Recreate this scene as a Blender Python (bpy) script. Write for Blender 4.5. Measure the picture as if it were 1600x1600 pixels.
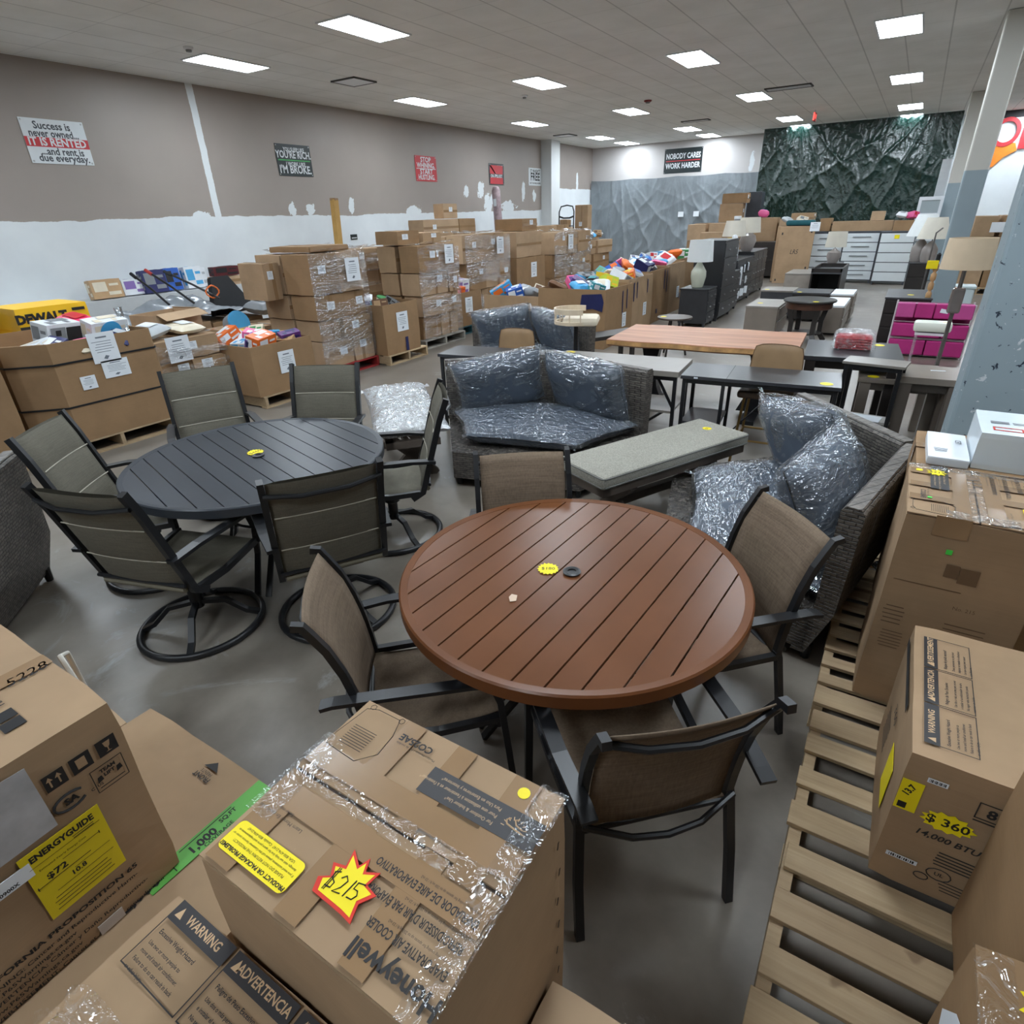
import bpy, bmesh, math, random
from mathutils import Vector, Matrix, Euler
S = bpy.context.scene
for o in list(bpy.data.objects): bpy.data.objects.remove(o)
COL = S.collection
R = math.radians
# ---------------------------------------------------------------- camera
def make_camera():
    p, y, r = R(26.715), R(32.653), R(-1.9354)
    fw = Vector((-math.sin(y)*math.cos(p), math.cos(y)*math.cos(p), -math.sin(p)))
    rt = Vector((math.cos(y), math.sin(y), 0)); up = rt.cross(fw)
    x = rt*math.cos(r)+up*math.sin(r); u = up*math.cos(r)-rt*math.sin(r)
    cd = bpy.data.cameras.new('camera'); cd.sensor_width = 36; cd.lens = 36*918.6/1600; cd.clip_start = .02
    co = bpy.data.objects.new('camera', cd); COL.objects.link(co)
    m = Matrix((x, u, -fw)).transposed().to_4x4(); m.translation = (0, 0, 1.92)
    co.matrix_world = m; S.camera = co
make_camera()
w = bpy.data.worlds.new('world'); S.world = w; w.use_nodes = True
w.node_tree.nodes['Background'].inputs[0].default_value = (.5, .55, .6, 1)
w.node_tree.nodes['Background'].inputs[1].default_value = .02
S.view_settings.view_transform = 'Standard'; S.view_settings.look = 'None'; S.view_settings.gamma = 1
S.view_settings.use_curve_mapping = False; S.view_settings.exposure = 0
LAMP = 35            # radiance of the ceiling panels
CEIL = 4.265
# ---------------------------------------------------------------- materials
def lin(c):
    return tuple(((v/255)/12.92 if v/255 <= .04045 else ((v/255+.055)/1.055)**2.4) for v in c[:3])+(1,)
class NT:
    def __init__(s, name):
        s.m = bpy.data.materials.new(name); s.m.use_nodes = True; s.t = s.m.node_tree
        s.b = s.t.nodes['Principled BSDF']; s.out = s.t.nodes['Material Output']
    def n(s, typ, **kw):
        x = s.t.nodes.new(typ)
        for k, v in kw.items(): setattr(x, k, v)
        return x
    def put(s, sock, v):
        if isinstance(v, bpy.types.NodeSocket): s.t.links.new(v, sock)
        elif isinstance(v, bpy.types.Node): s.t.links.new(v.outputs[0], sock)
        else: sock.default_value = v
    def math(s, op, a, b=0, c=None, clamp=False):
        x = s.n('ShaderNodeMath', operation=op, use_clamp=clamp); s.put(x.inputs[0], a); s.put(x.inputs[1], b)
        if c is not None: s.put(x.inputs[2], c)
        return x.outputs[0]
    def co(s, scale=None, kind='Object'):
        x = s.n('ShaderNodeTexCoord').outputs[kind]
        if scale is None: return x
        mp = s.n('ShaderNodeMapping'); s.put(mp.inputs[0], x); mp.inputs['Scale'].default_value = scale
        return mp.outputs[0]
    def noise(s, scale, detail=3, rough=.55, vec=None, dist=0):
        x = s.n('ShaderNodeTexNoise'); x.inputs['Scale'].default_value = scale; x.inputs['Detail'].default_value = detail
        x.inputs['Roughness'].default_value = rough; x.inputs['Distortion'].default_value = dist
        s.put(x.inputs['Vector'], vec if vec is not None else s.co()); return x.outputs[0]
    def ramp(s, f, stops):
        x = s.n('ShaderNodeValToRGB'); s.put(x.inputs[0], f); e = x.color_ramp.elements
        while len(e) < len(stops): e.new(.5)
        for q, (p, c) in zip(e, stops):
            q.position = p; q.color = c if len(c) == 4 else tuple(c)+(1,)
        return x.outputs[0]
    def mix(s, f, a, b, blend='MIX'):
        x = s.n('ShaderNodeMix', data_type='RGBA', blend_type=blend); s.put(x.inputs[0], f); s.put(x.inputs[6], a); s.put(x.inputs[7], b)
        return x.outputs[2]
    def bump(s, h, strength=.3, dist=.01):
        x = s.n('ShaderNodeBump'); x.inputs['Strength'].default_value = strength; x.inputs['Distance'].default_value = dist
        s.put(x.inputs['Height'], h); return x.outputs[0]
    def set(s, **kw):
        for k, v in kw.items(): s.put(s.b.inputs[k.replace('_', ' ')], v)
        return s
_M = {}
def mat(name, c, rough=.6, metal=0, var=.12, scale=6, bump=0, bscale=60, coat=0, spec=.5, emit=0, trans=0):
    """c: sRGB colour of the surface"""
    if name in _M: return _M[name]
    t = NT(name); base = lin(c)
    d = tuple(v*(1-var) for v in base[:3])+(1,); l = tuple(min(1, v*(1+var)) for v in base[:3])+(1,)
    t.set(Base_Color=t.ramp(t.noise(scale), [(.3, d), (.7, l)]), Roughness=rough, Metallic=metal)
    t.b.inputs['Specular IOR Level'].default_value = spec
    if coat: t.set(Coat_Weight=coat, Coat_Roughness=.08)
    if bump: t.set(Normal=t.bump(t.noise(bscale, 4), bump, .004))
    if emit: t.set(Emission_Color=base, Emission_Strength=emit)
    if trans: t.set(Transmission_Weight=trans)
    _M[name] = t.m; return t.m
def cardboard(name, c, rough=.75):
    if name in _M: return _M[name]
    t = NT(name); b = lin(c)
    f = lambda k: tuple(min(1, v*k) for v in b[:3])+(1,)
    big = t.ramp(t.noise(3.2, 4, .6), [(.3, f(.84)), (.55, f(1)), (.75, f(1.1))])
    fine = t.noise(1, 2, .5, t.co((2, 2, 260)))
    col = t.mix(.10, big, t.ramp(fine, [(.3, f(.7)), (.7, f(1.25))]))
    scr = t.ramp(t.noise(14, 6, .75, dist=1.2), [(.66, (0, 0, 0)), (.72, (1, 1, 1))])
    col = t.mix(t.math('MULTIPLY', scr, .22), col, f(1.35))
    t.set(Base_Color=col, Roughness=rough, Normal=t.bump(t.noise(5, 3, .5), .25, .02))
    t.b.inputs['Specular IOR Level'].default_value = .3
    _M[name] = t.m; return t.m
def film(name, alpha=.22, tint=(240, 244, 248), sx=(6, 6, 6), strength=.9, rough=.06, body=.03, gloss=1.1, det=3):
    """clear crumpled polythene: see-through, glossy, with white creases that also paint in glints"""
    if name in _M: return _M[name]
    t = NT(name)
    h = t.noise(1.6, det, .5, t.co(sx), dist=1.2)
    rid = t.math('ABSOLUTE', t.math('SUBTRACT', h, .5))
    nb = t.bump(rid, strength, .09)
    gl = t.n('ShaderNodeBsdfGlossy'); gl.inputs['Color'].default_value = lin(tint); gl.inputs['Roughness'].default_value = rough; t.put(gl.inputs['Normal'], nb)
    df = t.n('ShaderNodeBsdfDiffuse'); df.inputs['Color'].default_value = lin(tint); t.put(df.inputs['Normal'], nb)
    tr = t.n('ShaderNodeBsdfTransparent')
    lw = t.n('ShaderNodeLayerWeight'); lw.inputs['Blend'].default_value = .5; t.put(lw.inputs['Normal'], nb)
    fr = t.math('MULTIPLY_ADD', t.math('POWER', lw.outputs['Facing'], 4), .8, .11)
    base = t.n('ShaderNodeMixShader'); crease_glint = t.ramp(rid, [(0, (1, 1, 1)), (.018, (0, 0, 0))])  # matte white crease lines: stretch whitening that doubles as painted highlights
    t.put(base.inputs[0], t.math('MULTIPLY_ADD', crease_glint, alpha, body)); t.t.links.new(tr.outputs[0], base.inputs[1]); t.t.links.new(df.outputs[0], base.inputs[2])
    mx = t.n('ShaderNodeMixShader'); t.put(mx.inputs[0], t.math('MULTIPLY', fr, gloss, clamp=True))
    t.t.links.new(base.outputs[0], mx.inputs[1]); t.t.links.new(gl.outputs[0], mx.inputs[2]); t.t.links.new(mx.outputs[0], t.out.inputs[0])
    _M[name] = t.m; return t.m
# ---------------------------------------------------------------- mesh builder
class MB:
    def __init__(s, m=None): s.bm = bmesh.new(); s.m = m or Matrix(); s.mi = 0
    def _v(s, co): return s.bm.verts.new(s.m @ Vector(co))
    def _f(s, vs):
        try: f = s.bm.faces.new(vs)
        except ValueError: return None
        f.material_index = s.mi; return f
    def box(s, c, d, rot=None, bev=0, taper=1):
        """c centre, d full sizes"""
        r = rot.to_matrix().to_4x4() if isinstance(rot, Euler) else (rot or Matrix())
        r = Matrix.Translation(c) @ r
        x, y, z = d[0]/2, d[1]/2, d[2]/2; vs = []
        for k in (-1, 1):
            for (i, j) in ((-1, -1), (1, -1), (1, 1), (-1, 1)):
                tp = taper if k > 0 else 1
                vs.append(s._v(r @ Vector((i*x*tp, j*y*tp, k*z))))
        fs = [s._f([vs[i] for i in q]) for q in ((3, 2, 1, 0), (4, 5, 6, 7), (0, 1, 5, 4), (1, 2, 6, 5), (2, 3, 7, 6), (3, 0, 4, 7))]
        if bev:
            es = list({e for f in fs for e in f.edges})
            r_ = bmesh.ops.bevel(s.bm, geom=es, offset=bev, segments=2, profile=.5, affect='EDGES')
            for f in r_['faces']: f.material_index = s.mi
        return s
    def bb(s, x0, x1, y0, y1, z0, z1, bev=0): return s.box(((x0+x1)/2, (y0+y1)/2, (z0+z1)/2), (x1-x0, y1-y0, z1-z0), bev=bev)
    def ring(s, pts, close=True):
        return [s._v(p) for p in pts]
    def skin(s, rings, closed=True, caps=True):
        for a, b in zip(rings, rings[1:]):
            n = len(a)
            for i in range(n if closed else n-1): s._f((a[i], a[(i+1) % n], b[(i+1) % n], b[i]))
        if caps and closed:
            s._f(rings[0][::-1]); s._f(rings[-1])
        return s
    def tube(s, pts, r, n=8, closed=False, flat=None):
        """sweep; r number or list; flat=(a,b) gives a rectangular bar a wide x b high"""
        P = [Vector(p) for p in pts]; rings = []
        L = len(P); pu = None
        for i, p in enumerate(P):
            if closed: t = P[(i+1) % L]-P[i-1]
            else: t = P[min(i+1, L-1)]-P[max(i-1, 0)]
            t.normalize()
            if pu is None:
                u = Vector((0, 0, 1)) if abs(t.z) < .9 else Vector((0, 1, 0))
            else: u = pu
            u = (u-t*u.dot(t)).normalized(); pu = u; v = t.cross(u)
            rr = r[i] if isinstance(r, (list, tuple)) else r
            if flat:
                a, b = flat[0]/2, flat[1]/2
                rings.append([s._v(p+v*x*a+u*y*b) for x, y in ((-1, -1), (1, -1), (1, 1), (-1, 1))])
            else: rings.append([s._v(p+(u*math.cos(k)+v*math.sin(k))*rr) for k in [2*math.pi*j/n for j in range(n)]])
        if closed: s.skin(rings+[rings[0]], caps=False)
        else: s.skin(rings)
        return s
    def lathe(s, prof, c=(0, 0, 0), n=24, caps=True):
        rings = [[s._v((c[0]+r*math.cos(2*math.pi*j/n), c[1]+r*math.sin(2*math.pi*j/n), c[2]+z)) for j in range(n)] for r, z in prof]
        return s.skin(rings, caps=caps)
    def prism(s, poly, z0, z1):
        a = [s._v((x, y, z0)) for x, y in poly]; b = [s._v((x, y, z1)) for x, y in poly]
        return s.skin([a, b])
    def quad(s, *p): s._f([s._v(q) for q in p]); return s
    def grid(s, fn, nu, nv):
        g = [[s._v(fn(i/nu, j/nv)) for j in range(nv+1)] for i in range(nu+1)]
        for i in range(nu):
            for j in range(nv): s._f((g[i][j], g[i+1][j], g[i+1][j+1], g[i][j+1]))
        return s
    def text(s, body, size, m, align='CENTER', bold=0, sx=1, sh=0):
        cu = bpy.data.curves.new('t', 'FONT'); cu.body = body; cu.size = size; cu.align_x = align; cu.align_y = 'CENTER'
        cu.offset = bold*size; cu.resolution_u = 2; cu.shear = sh
        ob = bpy.data.objects.new('t', cu); COL.objects.link(ob)
        me = bpy.data.meshes.new_from_object(ob)
        bpy.data.objects.remove(ob); bpy.data.curves.remove(cu)
        mm = s.m @ m @ Matrix.Diagonal((sx, 1, 1, 1)); vs = [s.bm.verts.new(mm @ v.co) for v in me.vertices]
        for p in me.polygons: s._f([vs[i] for i in p.vertices])
        bpy.data.meshes.remove(me); return s
    def build(s, name, mats, parent=None, smooth=False, sub=0):
        me = bpy.data.meshes.new(name)
        bmesh.ops.remove_doubles(s.bm, verts=s.bm.verts, dist=1e-6) if smooth else None
        bmesh.ops.recalc_face_normals(s.bm, faces=s.bm.faces)
        s.bm.to_mesh(me); s.bm.free()
        for q in (mats if isinstance(mats, (list, tuple)) else [mats]): me.materials.append(q)
        if smooth:
            for p in me.polygons: p.use_smooth = True
        o = bpy.data.objects.new(name, me); COL.objects.link(o)
        if parent is not None: o.parent = parent
        if sub:
            q = o.modifiers.new('sub', 'SUBSURF'); q.levels = sub; q.render_levels = sub
        if smooth and not sub and hasattr(me, 'set_sharp_from_angle'): me.set_sharp_from_angle(angle=R(42))
        return o
def thing(name, label, cat, loc=(0, 0, 0), rz=0, group=None, rot=None):
    o = bpy.data.objects.new(name, None); COL.objects.link(o); o.empty_display_size = .1
    o.location = loc; o.rotation_euler = rot or (0, 0, rz)
    return tag(o, label, cat, group)
def tag(o, label, cat, group=None):
    o['label'] = label; o['category'] = cat
    if group: o['group'] = group
    return o
def struct(o): o['kind'] = 'structure'; return o
def dup(root, loc=None, rz=None, label=None, group=None):
    r = root.copy(); COL.objects.link(r)
    if loc is not None: r.location = loc
    if rz is not None: r.rotation_euler = (0, 0, rz)
    if label: r['label'] = label
    if group: r['group'] = group
    for ch in list(root.children):
        c = ch.copy(); COL.objects.link(c); c.parent = r
        for g in list(ch.children):
            d = g.copy(); COL.objects.link(d); d.parent = c
    return r
def T(x=0, y=0, z=0, rx=0, ry=0, rz=0): return Matrix.Translation((x, y, z)) @ Euler((rx, ry, rz)).to_matrix().to_4x4()
def FR(o, ex, ey):
    """matrix of a flat sheet: origin o, x axis ex, y axis ey, z = outward normal"""
    ex = Vector(ex).normalized(); ey = Vector(ey).normalized(); ez = ex.cross(ey)
    m = Matrix((ex, ey, ez)).transposed().to_4x4(); m.translation = o; return m
def smooth_noise(x, y, seed=0):
    from mathutils import noise
    return noise.noise(Vector((x, y, seed*7.31)))
# shared materials
BLACK = mat('black_print', (30, 29, 30), .7); WHITE = mat('white_paper', (225, 230, 235), .6, var=.03)
YEL = mat('yellow_card', (246, 225, 20), .5, var=.03); RED = mat('red_card', (214, 48, 30), .5)
BMETAL = mat('black_metal', (26, 27, 30), .38, var=.1, spec=.5)
KRAFT = cardboard('kraft_board', (166, 138, 108)); KRAFT2 = cardboard('kraft_board_darker', (150, 120, 88)); KRAFT3 = cardboard('kraft_board_pale', (178, 150, 120))
TAPE = mat('packing_tape', (150, 120, 88), .22, var=.06, coat=.6)
PINE = None
# ================================================================ setting
def floor_mat():
    t = NT('polished_concrete'); c = t.co()
    a = t.noise(.55, 6, .62, c, .6); b = t.noise(4, 5, .6, c)
    col = t.ramp(a, [(.28, lin((94, 86, 76))), (.5, lin((120, 112, 101))), (.72, lin((140, 134, 125)))])
    col = t.mix(.35, col, t.ramp(b, [(.3, lin((92, 84, 78))), (.7, lin((146, 138, 130)))]))
    st = t.ramp(t.noise(1.3, 7, .7, c, 1.5), [(.60, (0, 0, 0)), (.70, (1, 1, 1))])
    col = t.mix(t.math('MULTIPLY', st, .55), col, lin((170, 172, 172)))
    rg = t.math('MULTIPLY_ADD', b, .25, .22)
    t.set(Base_Color=col, Roughness=rg, Normal=t.bump(b, .05, .01)); return t.m
def ceil_mat():
    t = NT('ceiling_tile'); c = t.co()
    sp = t.n('ShaderNodeSeparateXYZ'); t.put(sp.inputs[0], c)
    def line(v, per, off, w):
        q = t.math('FRACT', t.math('DIVIDE', t.math('ADD', v, off), per))
        d = t.math('ABSOLUTE', t.math('SUBTRACT', q, .5)); return t.math('GREATER_THAN', d, .5-w/per/2)
    ln = t.math('MAXIMUM', line(sp.outputs[0], .612, 20.39, .02), t.math('MULTIPLY', line(sp.outputs[1], 1.215, 20.2, .014), .5))
    n = t.noise(1.2, 4, .6, c)
    col = t.mix(t.math('MULTIPLY', ln, .38), t.ramp(n, [(.35, lin((226, 225, 220))), (.65, lin((236, 235, 231)))]), lin((108, 106, 102)))
    t.set(Base_Color=col, Roughness=.85, Normal=t.bump(t.noise(90, 3), .12, .003)); return t.m
def wall_mat(name, axis, base_z, upper, patches, strips=(), hi=None, step=None):
    """taupe paint over white plaster with a ragged lower edge; patches=(y,z,ry,rz)"""
    t = NT(name); c = t.co(); sp = t.n('ShaderNodeSeparateXYZ'); t.put(sp.inputs[0], c)
    y, z = sp.outputs[axis], sp.outputs[2]
    n1 = t.math('SUBTRACT', t.noise(2.2, 5, .7, c), .5); n2 = t.math('SUBTRACT', t.noise(.45, 2, .5, c), .5); n3 = t.math('SUBTRACT', t.noise(6, 4, .65, c), .5)
    edge = t.math('ADD', t.math('MULTIPLY_ADD', n1, .10, base_z), t.math('MULTIPLY', n2, .12))
    if step:                                     # second height of the edge beyond a point along the wall
        edge = t.math('ADD', edge, t.math('MULTIPLY', t.math('GREATER_THAN', y, step[0]), step[1]))
    up = t.math('GREATER_THAN', z, edge)
    for (py, pz, ry, rz) in patches:
        dy = t.math('DIVIDE', t.math('SUBTRACT', t.math('MULTIPLY_ADD', n3, ry*2.2, y), py), ry)
        dz = t.math('DIVIDE', t.math('SUBTRACT', t.math('MULTIPLY_ADD', n3, rz*2.0, z), pz), rz)
        d = t.math('ADD', t.math('MULTIPLY', dy, dy), t.math('MULTIPLY', dz, dz))
        up = t.math('MULTIPLY', up, t.math('GREATER_THAN', d, 1))
    for (py, hw, z0) in strips:
        d = t.math('ABSOLUTE', t.math('SUBTRACT', t.math('MULTIPLY_ADD', n1, .07, y), py))
        s = t.math('GREATER_THAN', d, hw)
        up = t.math('MULTIPLY', up, t.math('MAXIMUM', s, t.math('LESS_THAN', z, z0)))
    blot = t.noise(.8, 4, .6, c)
    pa = t.mix(blot, lin(tuple(v-6 for v in upper)), lin(tuple(v+8 for v in upper)))
    wh = t.ramp(blot, [(.35, lin((212, 217, 220))), (.7, lin((224, 229, 231)))])
    t.set(Base_Color=t.mix(up, wh, pa), Roughness=t.math('MULTIPLY_ADD', up, -.13, .62), Normal=t.bump(t.noise(25, 3), .06, .004)); return t.m
X0, X1, Y0, Y1 = -11.9, 9.5, -6.0, 25.6
struct(MB().bb(X0-.1, X1+.1, Y0-.1, Y1+.1, -.1, 0).build('floor', floor_mat()))
struct(MB().bb(X0-.1, X1+.1, Y0-.1, Y1+.1, CEIL, CEIL+.1).build('ceiling', ceil_mat()))
wl = wall_mat('left_wall_paint', 1, 2.07, (152, 142, 135),
     [(9.95, 2.2, .1, .14), (10.45, 2.2, .16, .1), (11.75, 2.26, .09, .16), (14.1, 2.12, .3, .14), (16.6, 2.62, .12, .17), (17.4, 2.7, .17, .24), (17.75, 2.25, .2, .4), (19.0, 2.2, .45, .18), (20.0, 2.66, .1, .3), (20.75, 2.55, .12, .18), (7.75, 2.1, .2, .1), (18.1, 2.4, .2, .2), (24.2, 3.0, .1, .45)],
     [(8.08, .07, .0), (21.62, .34, .0)], step=(21.9, .72))
struct(MB().bb(X0-.1, X0, Y0, Y1, 0, CEIL).build('wall_left', wl))
struct(MB().bb(X0-.1, X1+.1, Y1, Y1+.1, 0, CEIL).build('wall_back', wall_mat('back_wall_paint', 0, .2, (186, 182, 180), [(-5.6, 3.4, .08, .3)], step=(.2, 9))))
WW = mat('white_wall', (214, 217, 217), .7, var=.05, scale=1)
struct(MB().bb(X1, X1+.1, Y0, Y1, 0, CEIL).build('wall_right', WW))
struct(MB().bb(X0-.1, X1+.1, Y0-.1, Y0, 0, CEIL).build('wall_front', WW))
struct(MB().bb(X0, X0+.4, 21.3, 21.95, 0, CEIL-.001).build('trim_1', WW))      # pilaster in the far left corner
struct(MB().bb(.85, X1, Y1-.03, Y1, 4.08, CEIL-.002).build('trim_2', mat('dark_trim', (34, 33, 36), .6)))
# columns: pale above, grey below with chipped paint
def col_mat():
    t = NT('column_paint'); c = t.co(); sp = t.n('ShaderNodeSeparateXYZ'); t.put(sp.inputs[0], c)
    lo = t.math('LESS_THAN', sp.outputs[2], 2.33)
    g = t.mix(t.noise(3, 4), lin((142, 158, 166)), lin((158, 174, 181)))
    ch = t.noise(15, 4, .6, c, .6); chip = t.ramp(ch, [(.655, (0, 0, 0)), (.665, (1, 1, 1))]); dk = t.ramp(t.noise(19, 4, .6, c, .5), [(.66, (0, 0, 0)), (.67, (1, 1, 1))])
    near = t.math('LESS_THAN', sp.outputs[1], 6)
    g = t.mix(t.math('MULTIPLY', chip, near), g, lin((206, 212, 214))); g = t.mix(t.math('MULTIPLY', dk, near), g, lin((40, 52, 66)))
    t.set(Base_Color=t.mix(lo, lin((205, 203, 195)), g), Roughness=.5, Normal=t.bump(t.noise(30, 3), .1, .004)); return t.m
cm = col_mat()
for i, (yy, wd) in enumerate(((4.45, .36), (12.5, .30), (20.55, .30))):
    struct(MB().bb(.435, .435+wd, yy, yy+wd, 0, CEIL-.001, .018).build('column_%d' % (i+1), cm))
# ---------------------------------------------------------------- ceiling lamps
def emis():
    t = NT('lamp_panel'); t.set(Base_Color=(.9, .9, .9, 1), Emission_Color=(.87, .97, 1.06, 1), Emission_Strength=LAMP); return t.m
LE = emis(); LF = mat('white_enamel', (226, 228, 230), .4, var=.02)
def lamp_label(i, j):
    if (i, j) == (1, 0): return 'bright ceiling light panel nearest the camera, left of the top centre of the photo'
    if (i, j) == (0, 0): return 'bright ceiling light panel above the left wall seam, left-most light in the photo'
    if j == -2: return 'added unseen fill light behind the camera, in the row %s' % ('by the columns' if i == 3 else 'third from the left wall')
    row = ('above the left wall', 'second from the left wall', 'third from the left wall', 'beside the columns', 'beyond the columns')[i]
    pos = {-1: 'nearest', 0: 'second', 1: 'third', 2: 'fourth', 3: 'fifth', 3.5: 'farthest'}[j]
    return '%s light panel from the camera in the ceiling row %s' % (pos, row)
lamp0 = None
for i in range(5):
    for j in (-2, -1, 0, 1, 2, 3, 3.5):
        if j == -2 and i not in (2, 3): continue  # unseen pair behind the camera, added to brighten the foreground
        x, y = -10.035+i*3.06, 7.59+j*4.863
        if lamp0 is None:
            lamp0 = thing('ceiling_light', '', 'ceiling light', (x, y, CEIL-.02), 0, 'rectangular lights in the ceiling')
            f = MB()
            for (a, b, c_, d) in ((-.305, .305, -.61, -.585), (-.305, .305, .585, .61), (-.305, -.28, -.585, .585), (.28, .305, -.585, .585)): f.bb(a, b, c_, d, 0, .019)
            f.build('frame', LF, lamp0); MB().bb(-.28, .28, -.585, .585, .004, .018).build('diffuser', LE, lamp0); o = lamp0
        else: o = dup(lamp0, (x, y, CEIL-.02))
        o['label'] = lamp_label(i, j)
# ================================================================ wall signs, tarps, ceiling fittings
GREEN = mat('sign_green', (70, 165, 90), .6)
def sign(name, label, y0, y1, z0, z1, bg, prints, wall='L', tilt=0):
    """prints: list of (material, callable(mb)) in sheet metres, origin at the sheet centre"""
    w_, h_ = y1-y0, z1-z0
    rot = (0, 0, 0)
    t = thing(name, label, 'sign', ((X0+.004, (y0+y1)/2, (z0+z1)/2) if wall == 'L' else ((y0+y1)/2, Y1-.004, (z0+z1)/2)))
    m = FR((0, 0, 0), (0, 1, 0), (0, 0, 1)) if wall == 'L' else FR((0, 0, 0), (1, 0, 0), (0, 0, 1))
    m = m @ Euler((0, 0, tilt)).to_matrix().to_4x4()
    MB(m).box((0, 0, .004), (w_, h_, .006), bev=.002).build('panel', bg, t)
    for nm, mt, fn in prints:
        b = MB(m @ T(0, 0, .0085)); fn(b, w_, h_); b.build(nm, mt, t)
    for sx in (-1, 1):
        for sy in (-1, 1): MB(m @ T(0, 0, .008)).lathe([(.014, 0), (.012, .004), (.002, .005)], (sx*(w_/2-.03), sy*(h_/2-.03), 0), 10).build('eyelet', mat('zinc', (170, 172, 170), .3, .9), t)
    return t
SW = mat('sign_white', (214, 219, 222), .45, var=.03); SR = mat('sign_red', (190, 44, 52), .45, var=.05); SB = mat('sign_black', (30, 40, 42), .35, var=.1)
def rows(lines):
    def fn(b, w, h):
        for (body, x, y, size, sx) in lines: b.text(body, size, T(x, y, 0), bold=.025, sx=sx)
    return fn
sign('banner_sign', 'white wall sign with a red band nearest the camera on the left wall', 5.1, 6.01, 2.88, 3.485, SW,
     [('band', SR, lambda b, w, h: b.box((0, -.01, 0), (w, .13, .001))),
      ('lettering', mat('sign_ink', (70, 74, 80), .6), rows([('Success is', -.02, .21, .14, .95), ('never owned...', -.02, .105, .14, .85), ('...and rent is', .03, -.135, .14, .9), ('due everyday.', .03, -.225, .14, .95)])),
      ('band_lettering', SW, lambda b, w, h: b.text('IT IS RENTED', .15, T(0, -.01, .001), bold=.03, sx=.95))])
sign('banner_sign', 'black wall sign with white words and a green line on the taupe left wall', 9.75, 10.69, 2.845, 3.445, SB,
     [('lettering', SW, rows([('YOU SLEEP LIKE', .02, .2, .10, .8), ("YOU'RE RICH.", 0, .10, .19, .8), ('I WORK LIKE', .02, -.07, .10, .9), ("I'M BROKE.", 0, -.18, .21, .85)])),
      ('line', GREEN, lambda b, w, h: b.box((0, 0, 0), (w*.92, .022, .001)))])
sign('banner_sign', 'red wall sign reading stop whining, start hustling, above the wrapped pallets', 14.29, 15.21, 2.85, 3.46, SR,
     [('lettering', SW, rows([('STOP', 0, .21, .17, 1.1), ('WHINING.', 0, .075, .17, .95), ('START', 0, -.075, .17, 1.1), ('HUSTLING.', 0, -.21, .17, .85)])),
      ('line', SW, lambda b, w, h: b.box((0, 0, 0), (w*.9, .014, .001)))])
def slash(b, w, h): b.box((-.18, .1, .0), (.045, .5, .001), Euler((0, 0, R(52))))
sign('banner_sign', 'red and black wall sign crossed by a white slash, behind the upright wrapped roll', 17.87, 18.75, 2.83, 3.43, SB,
     [('red_field', SR, lambda b, w, h: (b.box((0, .13, 0), (w*.86, .24, .001)), b.box((0, -.18, 0), (w*.86, .18, .001)))),
      ('lettering', SW, rows([('NOT', .22, .2, .14, 1), ('BEER', -.2, .07, .14, 1), ('ON A QUEST', 0, -.055, .13, .9)])),
      ('slash', SW, slash)])
sign('banner_sign', 'white wall sign reading free in big black letters beside the far pilaster', 20.36, 21.27, 2.86, 3.4, SW,
     [('lettering', BLACK, rows([("IT WASN'T", 0, .17, .14, 1), ('FREE', 0, -.01, .33, .95), ('NOT FOR FREELOADERS', 0, -.2, .07, 1)]))])
sign('banner_sign', 'black banner reading nobody cares work harder on the back wall', -8.86, -7.4, 3.2, 4.02, SB,
     [('lettering', SW, rows([('NOBODY CARES', 0, .15, .25, .70), ('WORK HARDER', 0, -.17, .25, .73)])), ('line', SR, lambda b, w, h: b.box((0, 0, 0), (w*.9, .025, .001)))], wall='B')
p = thing('wall_plaque', 'small dark rectangular plaque on the white part of the left wall', 'plaque', (X0, 11.68, 1.57))
MB().box((.008, 0, 0), (.016, .22, .12), bev=.003).build('plate', SB, p); MB().box((.0175, 0, -.02), (.003, .17, .02)).build('lettering', SW, p)
# store sign, far right: red ring letters over an orange tag
t = thing('wall_lettering', 'big red letters over an orange tag shape on the far white wall at right', 'sign', (1.66, Y1-.03, 3.72))
b = MB(); N = 28
b.skin([b.ring([(r*math.cos(2*math.pi*k/N)*.9, y, r*math.sin(2*math.pi*k/N)) for k in range(N)]) for r, y in ((.38, 0), (.38, -.05), (.27, -.05), (.27, 0), (.38, 0))], caps=False)
b.build('letter', SR, t)
b = MB(FR((.62, -.03, -.12), (1, 0, 0), (0, 0, 1))); b.text('n', .95, T(), bold=.06); b.build('letter', SR, t)
b = MB(FR((0, 0, 0), (1, 0, 0), (0, 0, 1)))
b.prism([(-.5, -.62), (-.32, -.36), (.0, -.36), (0, -.30), (.3, -.30), (.38, -.5), (.1, -.66), (-.1, -.9), (-.5, -.9)], .0, .03); b.build('tag_shape', mat('orange_sign', (235, 130, 30), .5), t)
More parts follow.
